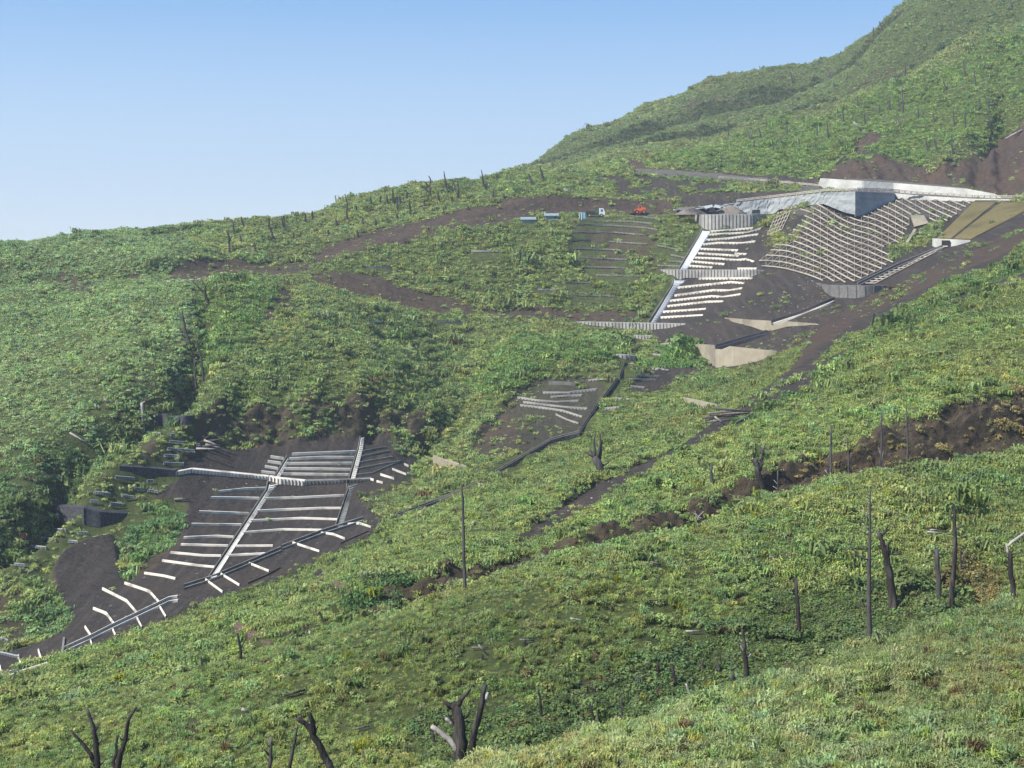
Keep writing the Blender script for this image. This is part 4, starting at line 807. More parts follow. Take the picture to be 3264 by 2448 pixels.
mb = MB(); mb.box(x0+.75, y0, z0+.95, 1.7, 1.1, .55); mb.box(x0+1.1, y0, z0+1.3, .9, 1.0, .25); mb.build('body', M['orange_paint'], ld)
mb = MB()
for dx in (.1, .75):
    for dy in (-.45, .45): mb.tube([(x0+dx, y0+dy, z0+1.2), (x0+dx, y0+dy, z0+1.95)], .04, 4)
mb.box(x0+.42, y0, z0+1.97, .85, 1.05, .07); mb.build('roll_frame', M['orange_paint'], ld)
for wx, r in ((-.35, .42), (1.2, .46)):
    for wy in (-.6, .6): wheel(ld, x0+wx, y0+wy, z0+r, r, .32, 'orange_paint')
mb = MB(); mb.tube([(x0+.0, y0-.3, z0+1.1), (x0-.7, y0-.3, z0+.9), (x0-1.2, y0-.3, z0+.5)], .11, 5); mb.tube([(x0+.0, y0+.3, z0+1.1), (x0-.7, y0+.3, z0+.9), (x0-1.2, y0+.3, z0+.5)], .11, 5); mb.build('lift_arm', M['orange_paint'], ld)
mb = MB(); pr = [(-1.1, .15), (-1.15, .85), (-1.35, .95), (-1.85, .12), (-1.75, .05)]; A = [Vector((x0+a, y0-.8, z0+b)) for a, b in pr]; B = [p+Vector((0, 1.6, 0)) for p in A]
mb.add(A+B, [(0, 1, 2, 3, 4)[::-1], (5, 6, 7, 8, 9)]+[(i, (i+1) % 5, 5+(i+1) % 5, 5+i) for i in range(5)]); mb.build('bucket', M['rust_load'], ld)
for u, v, w, h_, lb, door in ((1684, 708, 46, 12, 'low pale blue sheeted shed, left of the pair', False), (1758, 699, 42, 15, 'pale blue sheeted shed with a dark door, right of the pair', True)):
    g = P(u, v); s = g.y/F; sh = empty('site_shed', g); tag(sh, lb, 'shed', 'site sheds')
    W_, H_ = w*s, h_*s
    MB().box(g.x, g.y+.6, g.z+H_*.4, W_, 1.8, H_*1.1).build('wall', M['shed_roof'], sh)
    mb = MB(); rt = Matrix.Rotation(math.radians(14), 3, 'X'); mb.box(g.x, g.y+.5, g.z+H_*.98, W_+.3, 2.3, .08, rt); mb.build('roof', M['shed_roof'], sh)
    if door: MB().box(g.x+W_*.3, g.y-.32, g.z+H_*.5, W_*.16, .06, H_*.5).build('door', M['dark_metal'], sh)
    KEEP_CLEAR.append((u, v-4, g.y, 26))
KEEP_CLEAR += [(1893, 688, P(1893, 692).y, 36), (2034, 676, P(2034, 682).y, 32), (1855, 695, P(1857, 704).y, 14)]
# sand heaps and white screening machine in the yard
def heap(label, u, v, w, h_, mat='sand_pile', D=None):
    d = D or hitrow(u, v)[0]; c0 = at_depth(u, v, d); R = w*d/F/2; H = h_*d/F; vs = []; fs = []; n = 20; rings = 7
    for j in range(rings):
        t = j/rings
        for i in range(n):
            th = 2*math.pi*i/n; r = R*(1-t)**.9*(1+.14*math.sin(3*th+u)+.06*random.uniform(-1, 1))
            vs.append((c0.x+r*math.cos(th), c0.y+.35*r*math.sin(th), c0.z-.3+(H+.3)*(1-(1-t)**1.15)+.12*random.uniform(-1, 1)*H*(j > 0)*.5))
    vs.append((c0.x, c0.y, c0.z+H))
    for j in range(rings-1):
        for i in range(n): fs.append((j*n+i, j*n+(i+1) % n, (j+1)*n+(i+1) % n, (j+1)*n+i))
    for i in range(n): fs.append(((rings-1)*n+i, (rings-1)*n+(i+1) % n, rings*n))
    o = mesh_obj('sand_heap', vs, fs, M[mat], None, True); tag(o, label, 'sand heap', 'sand heaps')
heap('grey sand heap left of the white machine in the yard', 2200, 680, 105, 20, D=300)
heap('grey sand heap with dark top right of the white machine', 2330, 680, 118, 26, D=298)
d = 297; g = at_depth(2272, 680, d); mc = empty('screening_machine', g); tag(mc, 'white and dark screening machine between two sand heaps', 'machine')
mb = MB(); mb.box(g.x, g.y, g.z+.45, 1.5, 1.2, .5); mb.box(g.x-.1, g.y, g.z+.95, 1.0, .9, .5); mb.build('base', M['dark_metal'], mc)
mb = MB(); rt = Matrix.Rotation(math.radians(-10), 3, 'Y'); mb.box(g.x-.9, g.y, g.z+1.45, 1.6, .8, .5, rt); mb.box(g.x-1.4, g.y, g.z+1.1, .2, .7, .5); mb.build('hopper', M['white_paint'], mc)
mb = MB(); rt = Matrix.Rotation(math.radians(14), 3, 'Y'); mb.box(g.x+1.0, g.y, g.z+1.35, 1.3, .7, .42, rt); mb.box(g.x+.9, g.y, g.z+1.7, .9, .1, .12, rt); mb.build('conveyor', M['white_paint'], mc)
g = at_depth(2410, 681, 298); mb = MB(); mb.box(g.x, g.y, g.z+.35, 1.6, 1.0, .7); mb.box(g.x, g.y, g.z+.75, 1.7, 1.1, .06); tag(mb.build('skip', M['dark_metal']), 'black skip standing against the blue concrete wall', 'skip')
# bags
def bag(label, u, v, r, mat, grp, sx=1.0, dD=0):
    d = hitrow(u, v)[0]+dD; c0 = at_depth(u, v, d); R = r*d/F; vs = []; fs = []; n = 10; m_ = 6; ph = random.uniform(0, 3)
    for j in range(m_+1):
        a = -math.pi/2+math.pi*j/m_
        for i in range(n):
            th = 2*math.pi*i/n; rr = R*(math.cos(a)**.55 if 0 < j < m_ else .02)*(1+.08*math.sin(2*th+ph)); vs.append((c0.x+sx*rr*math.cos(th), c0.y+.8*rr*math.sin(th), c0.z+R*.75*(1+math.sin(a))-.1))
    for j in range(m_):
        for i in range(n): fs.append((j*n+i, j*n+(i+1) % n, (j+1)*n+(i+1) % n, (j+1)*n+i))
    o = mesh_obj('sandbag', vs, fs, M[mat], None, True); tag(o, label, 'sandbag', grp)
nb = 'white'
for i, (u, v) in enumerate([(2487, 662), (2497, 661), (2508, 660), (2519, 659), (2530, 657), (2541, 655)]): bag(f'{ORD[i]} from the left in the top row of pale sandbags', u, v, 5.5, 'bag_white', 'sandbags above the small grid')
for i, (u, v) in enumerate([(2478, 671), (2490, 672), (2501, 669), (2513, 668), (2524, 667), (2537, 663)]): bag(f'{ORD[i]} from the left in the middle row of tan sandbags', u, v, 5.2, 'bag', 'sandbags above the small grid')
for i, (u, v) in enumerate([(2471, 681), (2482, 683), (2492, 680), (2503, 679), (2520, 676)]): bag(f'{ORD[i]} from the left in the bottom row of brown sandbags', u, v, 5, 'bag', 'sandbags above the small grid')
for i, u in enumerate(range(672, 768, 13)): bag(f'{ORD[i]} from the left of the white bags by the left road', u, 884-(u-672)*.09, 4.5, 'bag_white', 'white bags along the left road', 1.5, -.5)
for i, u in enumerate(range(540, 665, 24)): bag(f'{ORD[i]} from the left of the greyish bags by the left road', u, 899-(u-540)*.08, 4, 'grey_conc', 'greyish bags along the left road', 2, -.5)

# --- dead trees
RK = 1.12
def limb(mb, base, pts_, rr, D, jit=.0, n=7):
    q = [at_depth(u, v, D+(k*jit if k else 0)) for k, (u, v) in enumerate(pts_)]
    # finer points with a little crookedness
    Q = [q[0]]; R = [rr[0]]
    for (a, b, ra, rb) in zip(q[:-1], q[1:], rr[:-1], rr[1:]):
        L_ = (b-a).length; k = 3 if L_ > 3*ra*D/F else 1
        for j in range(1, k+1):
            t = j/k; p = a.lerp(b, t)
            if j < k: w = ra*D/F*.35; p += Vector((random.uniform(-w, w), random.uniform(-w, w), 0))
            Q.append(p); R.append(ra+(rb-ra)*t)
    mb.tube(Q, [max(r*D/F*RK, .012) for r in R], n, True, .10)
def tree(label, trunk, tr_r, branches=(), mat='bark', name='dead_tree', lo=None, hi=None, sink=14, pale='bark_white', grp=None, D=None):
    u, v = trunk[0]
    if D is None: D = hitrow(u, v, lo, hi)[0]
    base = at_depth(u, v, D); tk = [(u, v+sink)]+list(trunk); rr = [tr_r[0]*1.15]+list(tr_r)
    o = empty(name, base); tag(o, label, 'dead tree', grp)
    mb = MB(); limb(mb, base, tk, rr, D)
    if tr_r[0] >= 5.5:        # broken stubs and twigs along the stem
        for k in range(5):
            i = random.randrange(0, len(trunk)-1); t = random.random(); a, b = trunk[i], trunk[i+1]; r_ = tr_r[i]
            uu, vv = a[0]+(b[0]-a[0])*t, a[1]+(b[1]-a[1])*t; sg = random.choice((-1, 1)); L_ = random.uniform(.8, 2.4)*r_+5
            limb(mb, base, [(uu, vv), (uu+sg*L_*.7, vv-L_*.35), (uu+sg*L_*1.0, vv-L_*random.uniform(.5, 1.1))], [r_*.35, r_*.22, .5], D, random.uniform(-.1, .1), 5)
    mb.build('trunk', M[mat], o, True)
    for b in branches:
        pts_, rs = b[0], b[1]; mt = pale if len(b) > 2 and b[2] else mat
        m2 = MB(); limb(m2, base, pts_, rs, D, random.uniform(-.12, .12), 6); m2.build('branch', M[mt], o, True)
    return o
G1_ = dict(lo='A1', hi='G1'); 
tree('massive broken charred trunk at the bottom with a pale leaning limb', [(1476, 2462), (1472, 2367), (1463, 2299), (1454, 2254), (1440, 2243)], [22, 19, 17, 15, 10],
     [([(1455, 2250), (1478, 2220), (1501, 2195)], [10, 6, 2]), ([(1440, 2254), (1424, 2242), (1409, 2230)], [11, 7, 1.5]), ([(1462, 2398), (1436, 2362), (1405, 2335), (1375, 2315)], [10, 9, 8, 7], 1), ([(1446, 2310), (1420, 2290)], [6, 4], 1),
      ([(1499, 2470), (1508, 2353), (1531, 2263), (1546, 2182)], [11, 10, 9, 6.5]), ([(1536, 2262), (1548, 2230), (1556, 2207)], [6, 5, 4], 1)], D=47, sink=60)
tree('black three stemmed dead tree at the bottom left', [(311, 2462), (306, 2384), (297, 2315), (277, 2258)], [9, 8, 6, 4],
     [([(305, 2440), (290, 2405), (269, 2378), (223, 2327)], [7, 6.5, 6, 3]), ([(303, 2330), (320, 2304)], [4, 1.5]), ([(311, 2375), (326, 2357)], [3, 1])], D=49, sink=60)
tree('black forked dead tree right of the three stemmed one', [(377, 2462), (383, 2401), (400, 2361), (409, 2298), (434, 2255)], [9, 7.5, 6.5, 5, 3], [([(370, 2462), (360, 2430), (371, 2395), (374, 2344)], [6, 5, 4.5, 3.5])], D=50, sink=60)
tree('leaning black dead tree with a forked head at the bottom', [(1056, 2462), (1023, 2384), (994, 2332), (980, 2312), (948, 2287)], [12, 10, 9, 8, 6.5], [([(1000, 2340), (997, 2300), (986, 2272)], [9, 8, 5])], D=49, sink=60)
tree('slim pointed dead stem left of the leaning forked tree', [(920, 2462), (934, 2384), (951, 2310)], [6, 5, 1.5], D=50, sink=60)
tree('short upright dead stem with one stub at the bottom', [(860, 2462), (863, 2401), (866, 2349)], [6, 5.5, 4], [([(860, 2408), (843, 2389)], [4, 2])], D=51, sink=60)
S2_ = dict(lo='G1', hi='R2'); V3 = dict(lo='G2', hi='M'); UP_ = dict(lo='M', hi='UB')
tree('small dark tree in front of the rusty gabion wall', [(769, 2113), (766, 2064), (757, 2018)], [4.5, 4, 3], [([(767, 2070), (781, 2040)], [3, 1])], **S2_)
tree('thin dark stem left of the gabion tree', [(646, 2160), (641, 2092)], [3, 2], **S2_)
tree('tall thin grey pole of a dead tree in mid slope', [(1483, 1884), (1478, 1700), (1476, 1594), (1471, 1542)], [5, 4.2, 3.4, 1.6], mat='bark_grey', **S2_)
tree('thick broken trunk with upright spiky limbs in mid grass', [(1925, 1514), (1909, 1479), (1893, 1456)], [12, 11, 9], [([(1898, 1458), (1873, 1444)], [4, 1.5]), ([(1897, 1455), (1893, 1402), (1900, 1384)], [4, 2.5, 1]), ([(1905, 1462), (1914, 1402), (1911, 1380)], [5, 3, 1]), ([(1912, 1466), (1920, 1402)], [4, 1.5]), ([(1890, 1455), (1880, 1425)], [3, 1])], mat='bark_grey', **V3)
tree('plain grey post like stump below the dark path', [(2269, 1553), (2268, 1481)], [4.5, 4], mat='bark_grey', **V3)
tree('dark three armed dead tree above the pale brushwood', [(2431, 1560), (2413, 1492), (2409, 1461)], [9, 8, 7], [([(2415, 1492), (2397, 1466)], [5.5, 3.5]), ([(2420, 1500), (2431, 1447), (2422, 1422)], [6, 4, 2]), ([(2431, 1450), (2438, 1420)], [3, 1.5])], **V3)
for lb, tk, rs, br in [
    ('tall thin snag with white twigs before the brown bank', [(2646, 1558), (2648, 1453), (2650, 1356)], [4.5, 3.5, 2], [([(2644, 1535), (2626, 1514)], [2, 1.5], 1), ([(2643, 1517), (2630, 1498)], [2, 1.2], 1), ([(2648, 1372), (2658, 1362)], [1.5, 1], 1)]),
    ('snag with a forked white top before the brown bank', [(2806, 1526), (2809, 1435), (2809, 1317)], [3.5, 3, 2], [([(2808, 1450), (2800, 1426)], [2, 1.2], 1), ([(2808, 1475), (2816, 1440)], [1.5, 1.2], 1)]),
    ('tallest thin snag right of the brown bank middle', [(2892, 1503), (2893, 1403), (2890, 1293)], [4, 3, 2], [([(2893, 1408), (2861, 1394)], [1.6, .8])]),
    ('short dark snag between two taller ones on the bank', [(2707, 1538), (2705, 1453), (2700, 1394)], [3, 2.5, 1.5], []),
    ('thin snag beside the pale brushwood tangle', [(2481, 1593), (2479, 1498)], [2.8, 2], [([(2480, 1560), (2464, 1550)], [1.5, 1], 1), ([(2480, 1575), (2458, 1572)], [1.5, 1], 1), ([(2480, 1545), (2466, 1530)], [1.3, .8], 1)])]:
    tree(lb, tk, rs, br, mat='bark_grey', lo='R2', hi='M')
tree('tall straight dead pine with drooping twigs and white spurs', [(2768, 2066), (2770, 1880), (2773, 1698), (2773, 1557)], [8, 6.5, 4.5, 1.5],
     [([(2768, 1656), (2745, 1625)], [2.2, 1.4], 1), ([(2768, 1686), (2748, 1668)], [2, 1.2], 1), ([(2766, 1785), (2734, 1770), (2712, 1742), (2705, 1711)], [2.4, 1.8, 1.3, .6]), ([(2768, 1706), (2738, 1690)], [1.5, .7]), ([(2772, 1612), (2764, 1596)], [1.5, .8], 1), ([(2772, 1630), (2765, 1618)], [1.5, .8], 1), ([(2768, 1748), (2744, 1738)], [1.5, .6]), ([(2772, 1590), (2752, 1580)], [1.2, .5])], mat='bark_grey', **S2_)
tree('crooked forked black tree right of the dead pine', [(2847, 1944), (2838, 1851), (2825, 1770), (2813, 1738), (2804, 1702), (2795, 1694)], [14, 11, 9, 8, 6, 2.5], [([(2808, 1708), (2825, 1693), (2829, 1672)], [4.5, 3.5, 2]), ([(2827, 1768), (2829, 1742), (2838, 1726)], [6, 5, 3])], **S2_)
tree('thick bare grey trunk broken off flat at the top', [(2996, 1926), (2991, 1840), (2984, 1750)], [8.5, 7.5, 7], mat='bark_grey', **S2_)
tree('tall dark trunk with one short side arm at the right', [(3030, 1958), (3037, 1834), (3044, 1698), (3040, 1609)], [9, 7.5, 6, 4], [([(3046, 1685), (3071, 1676)], [4, 2])], **S2_)
tree('thin crooked stem right of the side arm trunk', [(3064, 1836), (3062, 1756)], [3, 2.4], **S2_)
tree('dark trunk with bleached limb reaching off the right edge', [(3234, 1917), (3222, 1834), (3218, 1757)], [9, 7.5, 6], [([(3214, 1765), (3207, 1735)], [4, 2], 1), ([(3212, 1742), (3236, 1721), (3290, 1680)], [5, 4.5, 3.5], 1)], **S2_)
tree('dark stump trunk with a small nub in lower mid slope', [(2549, 2041), (2542, 1924), (2535, 1843)], [6.5, 6, 5.5], [([(2537, 1860), (2527, 1844)], [4, 2.5])], **S2_)
tree('bent dark tree with two pale stubs behind the near spur', [(2384, 2212), (2377, 2105), (2370, 2033), (2364, 2006)], [8, 7, 5, 3], [([(2380, 2100), (2395, 2084)], [3.5, 2.5], 1), ([(2372, 2078), (2360, 2058)], [3, 2], 1), ([(2374, 2065), (2383, 2050)], [2.5, 1.5], 1)], **S2_)
for lb, tk, rs, mt in [
    ('short leaning stem just left of the bent dark tree', [(2348, 2202), (2332, 2141)], [5.5, 4.5], 'bark'), ('leaning stump left of the short leaning stem', [(2298, 2157), (2282, 2100)], [5.5, 4], 'bark'), ('slender stem behind the leaning stump', [(2306, 2145), (2293, 2078)], [3, 2], 'bark'),
    ('dark stem with white scar low in the near hollow', [(1725, 2290), (1723, 2231), (1716, 2200)], [4.5, 4, 3], 'bark'), ('left one of two parallel leaning poles', [(1908, 2366), (1895, 2304), (1881, 2245)], [4.5, 4, 3.2], 'bark'), ('right one of two parallel leaning poles', [(1924, 2356), (1915, 2308), (1901, 2263)], [4, 3.5, 3], 'bark'),
    ('thin grey stem right of the leaning poles', [(1985, 2325), (1978, 2222)], [3.2, 2.4], 'bark_grey'), ('upright dark post rising from yellow scrub', [(2100, 2162), (2095, 2109)], [4.5, 4], 'bark'), ('taller upright post right of the yellow scrub', [(2152, 2193), (2143, 2121)], [5.5, 4.5], 'bark'),
    ('bleached white leaning stem beside the near spur', [(2204, 2243), (2195, 2200), (2186, 2179)], [4.5, 4, 3], 'bark_white'), ('stubby cone shaped stump in the hollow', [(1951, 2188), (1949, 2157)], [8, 3.5], 'bark_grey'), ('thin dark spike right of the cone stump', [(2035, 2193), (2035, 2153)], [7, 2], 'bark'),
    ('tilted stump above the bleached stem', [(2245, 2143), (2238, 2108)], [4.5, 3.5], 'bark'), ('leaning stem left of the massive broken trunk', [(1388, 2378), (1377, 2331)], [4.5, 3.5], 'bark'), ('thin stem before the dead pine', [(2747, 1990), (2738, 1880)], [2.4, 1.4], 'bark_grey'), ('small spike right of the forked black tree', [(2868, 1880), (2864, 1842)], [2.2, 1.4], 'bark_grey'), ('grey stump at the crest under the dark hollow', [(3112, 1962), (3108, 1928)], [5, 4], 'bark_grey')]:
    tree(lb, tk, rs, (), mat=mt, **S2_)
tree('tall crooked dead tree in the left valley scrub', [(606, 1099), (592, 1061), (583, 1016), (579, 984)], [5, 4.5, 3.5, 1.5], [([(583, 1016), (571, 1008)], [2.5, 1.5])], mat='bark_grey', **UP_)
tree('thin tilted stem beneath the crooked valley tree', [(651, 1230), (642, 1142), (628, 1108)], [3.5, 3, 1.5], mat='bark_grey', **UP_)
tree('second thin stem beneath the crooked valley tree', [(626, 1244), (619, 1142)], [3, 1.8], mat='bark_grey', **UP_)
tree('branching dead tree below the white bags', [(665, 973), (653, 935), (633, 916), (610, 894)], [4.5, 4, 2.6, 1], [([(655, 940), (654, 912), (640, 888)], [3, 2, 1]), ([(650, 930), (662, 900)], [2, 1])], **UP_)
tree('dark snag with a leafy looking head on the left ridge', [(732, 810), (730, 772), (726, 731)], [3.5, 3, 2], [([(731, 760), (722, 735)], [2.5, 1.5]), ([(731, 770), (740, 750)], [2, 1])], **UP_)
tree('bleached white post standing left of the highest stone dam', [(459, 1385), (455, 1330), (452, 1283)], [4.5, 4.5, 4], [([(453, 1285), (463, 1279)], [2.5, 1.5], 1)], mat='bark_white', **UP_)
tree('dark bush shaped snag on the left skyline', [(746, 747), (744, 713), (737, 701)], [3, 2.6, 1.5], [([(743, 712), (749, 703)], [2, 1.2])], **UP_)
# skyline row
tree('skyline snag with a wavy pointed top, left of centre', [(1109, 710), (1105, 672), (1107, 648), (1100, 618)], [2.6, 2.6, 2, .8], [([(1106, 665), (1097, 658)], [1.6, 1])], lo='BK', hi='G6')
tree('skyline tree with two long arms to the left', [(1372, 628), (1370, 594), (1372, 570), (1365, 560)], [3, 2.5, 2, 1], [([(1371, 618), (1358, 603), (1341, 590)], [3, 2.5, 1.6]), ([(1370, 596), (1362, 588), (1350, 577)], [2.6, 2, 1.3])], lo='BK', hi='G6')
tree('tallest wavy snag on the central skyline', [(1430, 622), (1420, 585), (1415, 545)], [3.4, 3, 1], lo='BK', hi='G6')
tree('skyline snag with one low arm to the left', [(1451, 617), (1449, 590), (1442, 572)], [2.6, 2.4, 1.2], [([(1451, 613), (1440, 604), (1429, 600)], [1.8, 1.3, .8])], lo='BK', hi='G6')
tree('crooked snag where the ridge meets the mountain', [(1551, 610), (1541, 582), (1537, 556), (1534, 541)], [3.4, 2.8, 1.8, .8], lo='BK', hi='G6')
SN = 'thin dead snags along the ridge'
for (u0_, v0_, u1_, v1_) in [(1136, 675, 1135, 655), (1188, 660, 1179, 626), (1214, 655, 1213, 624), (1235, 651, 1233, 620), (1255, 646, 1251, 601), (1268, 672, 1264, 622), (1277, 651, 1274, 622), (1309, 690, 1305, 635), (1298, 637, 1296, 608), (1398, 642, 1396, 606), (1461, 628, 1459, 581), (1269, 703, 1265, 680), (1072, 716, 1071, 696), (1157, 723, 1157, 692), (1201, 721, 1196, 694), (1047, 751, 1045, 732), (1140, 753, 1138, 732), (1698, 588, 1685, 554), (1735, 572, 1721, 529), (1493, 667, 1490, 653), (1572, 626, 1570, 606), (1608, 631, 1606, 617), (1353, 662, 1352, 637), (1420, 671, 1421, 655), (1441, 644, 1440, 626), (1414, 680, 1413, 660), (775, 724, 769, 690), (860, 733, 856, 695), (872, 763, 860, 722), (906, 733, 897, 688), (905, 713, 904, 688), (974, 708, 972, 679), (814, 808, 812, 776), (997, 700, 995, 672), (690, 722, 689, 712), (936, 760, 935, 740), (30+1000, 692, 1026, 676), (768, 775, 766, 750)]:
    tree('thin bare snag among those scattered along the grassy ridge', [(u0_, v0_+2), (u1_*.5+u0_*.5+random.uniform(-1, 1), (v0_+v1_)/2), (u1_, v1_)], [3.5, 2.9, 1.7], mat='bark', name='snag', grp=SN, lo='RD2', hi='G6', sink=6)
def Z4(x, y): return (2264+x*.4521, y*.4521)
MS = 'thin dead snags scattered over the far mountain slope'
for (a, b, c_, d_) in [(440, 495, 435, 475), (580, 585, 560, 500), (1145, 262, 1150, 190), (1212, 212, 1190, 150), (1320, 102, 1315, 75), (920, 382, 918, 358), (768, 442, 765, 418), (1370, 545, 1375, 430), (1800, 540, 1780, 410), (1870, 610, 1860, 490), (1665, 640, 1640, 560), (1360, 800, 1350, 600), (1265, 770, 1258, 680), (1335, 770, 1325, 690), (1465, 840, 1462, 750), (1090, 865, 1085, 790), (940, 865, 930, 770), (900, 800, 898, 765), (880, 825, 880, 795), (830, 975, 820, 840), (757, 965, 750, 895), (628, 1040, 625, 975), (745, 1055, 742, 1015), (540, 935, 538, 870), (500, 1010, 498, 960), (445, 1075, 443, 1020), (360, 970, 340, 895), (315, 1060, 308, 980), (1720, 880, 1712, 780), (1800, 930, 1795, 770), (1965, 770, 1960, 700), (1975, 870, 1970, 800), (1705, 1090, 1700, 960), (1600, 1060, 1575, 960), (1530, 1050, 1520, 970), (1190, 800, 1190, 740), (1040, 740, 1038, 700), (130, 950, 125, 850), (400, 900, 398, 850), (2130, 60, 2115, 0), (2060, 700, 2050, 640), (1900, 760, 1895, 690), (1580, 850, 1570, 790), (230, 1190, 225, 1140), (55, 1190, 52, 1140), (120, 1000, 100, 960)]:
    p0, p1 = Z4(a, b), Z4(c_, d_)
    tree('thin bare snag among those scattered over the far green mountain slope', [(p0[0], p0[1]+2), ((p0[0]+p1[0])/2+random.uniform(-1.2, 1.2), (p0[1]+p1[1])/2), p1], [2.6, 2.1, 1.1], mat='bark_grey', name='snag', grp=MS, lo='UB', sink=6)
tree('branched dead tree on the far mountain fold', [Z4(840, 557), Z4(830, 500), Z4(790, 460)], [3, 2.4, 1], [([Z4(835, 530), Z4(855, 490)], [2, 1]), ([Z4(838, 545), Z4(810, 530)], [2, 1])], mat='bark_mid', lo='UB')
tree('leaning forked tree above the scar on the far slope', [Z4(1352, 893), Z4(1330, 850), Z4(1295, 805)], [3, 2.6, 1.5], [([Z4(1345, 870), Z4(1358, 820)], [2, 1])], mat='bark_mid', lo='UB')
tree('V shaped dead tree on the far slope left', [Z4(285, 990), Z4(265, 940), Z4(250, 890)], [2.6, 2.2, 1.2], [([Z4(285, 985), Z4(295, 930), Z4(302, 895)], [2.2, 1.8, 1])], mat='bark_mid', lo='UB')
# --- fallen logs, stumps
def log(label, a, b, r, mat='bark_mid', grp=None, lo=None, hi=None, up=None):
    if up is None: up = 8 if lo == 'A1' else 4
    pa, pb = hitrow(*a, lo, hi)[0], hitrow(*b, lo, hi)[0]; D = min(pa, pb)
    for t in np.linspace(0, 1, 9): occupy(at_depth(a[0]+(b[0]-a[0])*t, a[1]+(b[1]-a[1])*t, D), 2 if D > 125 else 0)
    q = [at_depth(a[0], a[1]-up, D-.1), at_depth((a[0]+b[0])/2, (a[1]+b[1])/2-up-.5, D-.05), at_depth(b[0], b[1]-up, D+.1)]
    mb = MB(); mb.tube(q, [r*D/F, r*D/F*.9, r*D/F*.7], 7, True, .1); tag(mb.build('log', M[mat], None, True), label, 'log', grp)
def Z6(x, y): return (1264+x*.4521, 1698+y*.4521)
def Z4b(x, y): return (2264+x*.4521, 1200+y*.4521)
def ZL(x, y): return (x*.5714, 1698+y*.5714)
LG = 'logs lying in the grass'
for lb, a, b, r, mt in [
    ('long grey log with two uprights in the middle meadow', Z6(1225, 622), Z6(1330, 642), 3.2, 'bark_white'), ('straight pale log at the right of the middle meadow', Z6(2040, 712), Z6(2150, 713), 3.2, 'bark_white'), ('level log crossed by a leaning white one', Z6(530, 827), Z6(645, 829), 2.8, 'bark_mid'),
    ('leaning white log crossing the level one', Z6(578, 808), Z6(636, 872), 3, 'bark_white'), ('dark grey log below the centre of the meadow', Z6(868, 772), Z6(970, 778), 3, 'bark_mid'), ('half hidden dark log in a scrub hollow', Z6(1755, 500), Z6(1855, 490), 3, 'bark'),
    ('short pale log near the meadow crest', Z6(780, 570), Z6(825, 590), 5, 'bark_mid'), ('short grey log left of the small stones', Z6(1480, 842), Z6(1538, 846), 3, 'bark_white'), ('thin pale log above the near hollow', Z6(1615, 972), Z6(1680, 976), 2.5, 'bark_white'), ('tilted pale log near the upper meadow edge', Z6(1790, 225), Z6(1865, 245), 4, 'bark_mid'),
    ('long pale log behind the side arm trunk', Z4b(1530, 1112), Z4b(1705, 1132), 3, 'bark_white'), ('second pale log just above the long one', Z4b(1550, 1100), Z4b(1605, 1101), 3, 'bark_white'), ('dark log low in the right meadow', Z4b(275, 1312), Z4b(335, 1314), 2.6, 'bark'), ('grey log near the dark low one', Z4b(415, 1295), Z4b(482, 1280), 2.6, 'bark_mid'),
    ('faint log between the forked tree and flat trunk', Z4b(1275, 1268), Z4b(1342, 1266), 2.5, 'bark_mid'), ('white broken log in the lower left meadow', ZL(1348, 996), ZL(1392, 1020), 5, 'bark_white'), ('dark twisted log right of the left meadow', ZL(1590, 920), ZL(1700, 890), 4.5, 'bark'), ('thin grey log above the leaning forked tree', ZL(1960, 1112), ZL(2062, 1092), 3, 'bark_mid')]:
    log(lb, a, b, r, mt, LG, 'A1', 'G2')
ST = 'short dark stumps in the meadow'
for (x, y, h_) in [(185, 287, 30), (310, 237, 28), (388, 207, 24), (335, 167, 26), (350, 257, 28), (1070, 387, 14), (560, 577, 16), (885, 692, 28), (1025, 667, 20), (118, 892, 38), (230, 847, 24), (330, 852, 38), (605, 897, 32), (1345, 342, 16), (1612, 772, 26), (1825, 742, 24), (1035, 1012, 22), (1600, 442, 20), (1520, 547, 28), (1470, 977, 36), (1225, 1132, 46), (830, 1217, 30), (1215, 1252, 34), (905, 792, 30), (1780, 232, 24), (1255, 640, 30), (700, 200, 24)]:
    u, v = Z6(x, y); hh = h_*.4521; below = y < 300 and x < 800
    tree('short dark stump among many poking out of the near meadow', [(u, v+2), (u+random.uniform(-1.5, 1.5), v-hh*1.2)], [4.2, 3], (), name='stump', grp=ST, sink=6, **(dict(lo='G2', hi='M') if below else S2_))
for i, (a, b, mt) in enumerate([((2240, 1335), (2392, 1318), 'bark_grey'), ((2255, 1322), (2380, 1312), 'bark_mid'), ((2262, 1330), (2360, 1336), 'bark'), ((2275, 1312), (2400, 1322), 'bark_grey'), ((2250, 1348), (2330, 1340), 'bark_mid'), ((2345, 1352), (2398, 1325), 'bark_grey'), ((2278, 1335), (2310, 1362), 'bark_white'), ((2248, 1352), (2290, 1338), 'bark'), ((2300, 1322), (2420, 1316), 'bark_mid'), ((2350, 1342), (2412, 1312), 'bark')]):
    log('grey log in the loose heap beside the small beige dam', a, b, 3.4, mt, 'logs heaped beside the small beige dam', 'G2', 'M', up=2+(i % 4)*2.5)
for i, (a, b, mt) in enumerate([((650, 1405), (700, 1425), 'bark_white'), ((665, 1408), (708, 1404), 'bark_grey'), ((625, 1434), (690, 1436), 'bark_white'), ((655, 1422), (706, 1434), 'bark_white'), ((640, 1430), (700, 1424), 'bark_grey')]):
    log('bleached log dumped on the black slope above the ribbed wall', a, b, 3.6, mt, 'bleached logs on the black slope', 'M', 'RD1', up=2+i)
log('weathered log lying at the top of the green mound', (556, 1596), (604, 1594), 4.5, 'bark_mid', None, 'M', 'RD1')
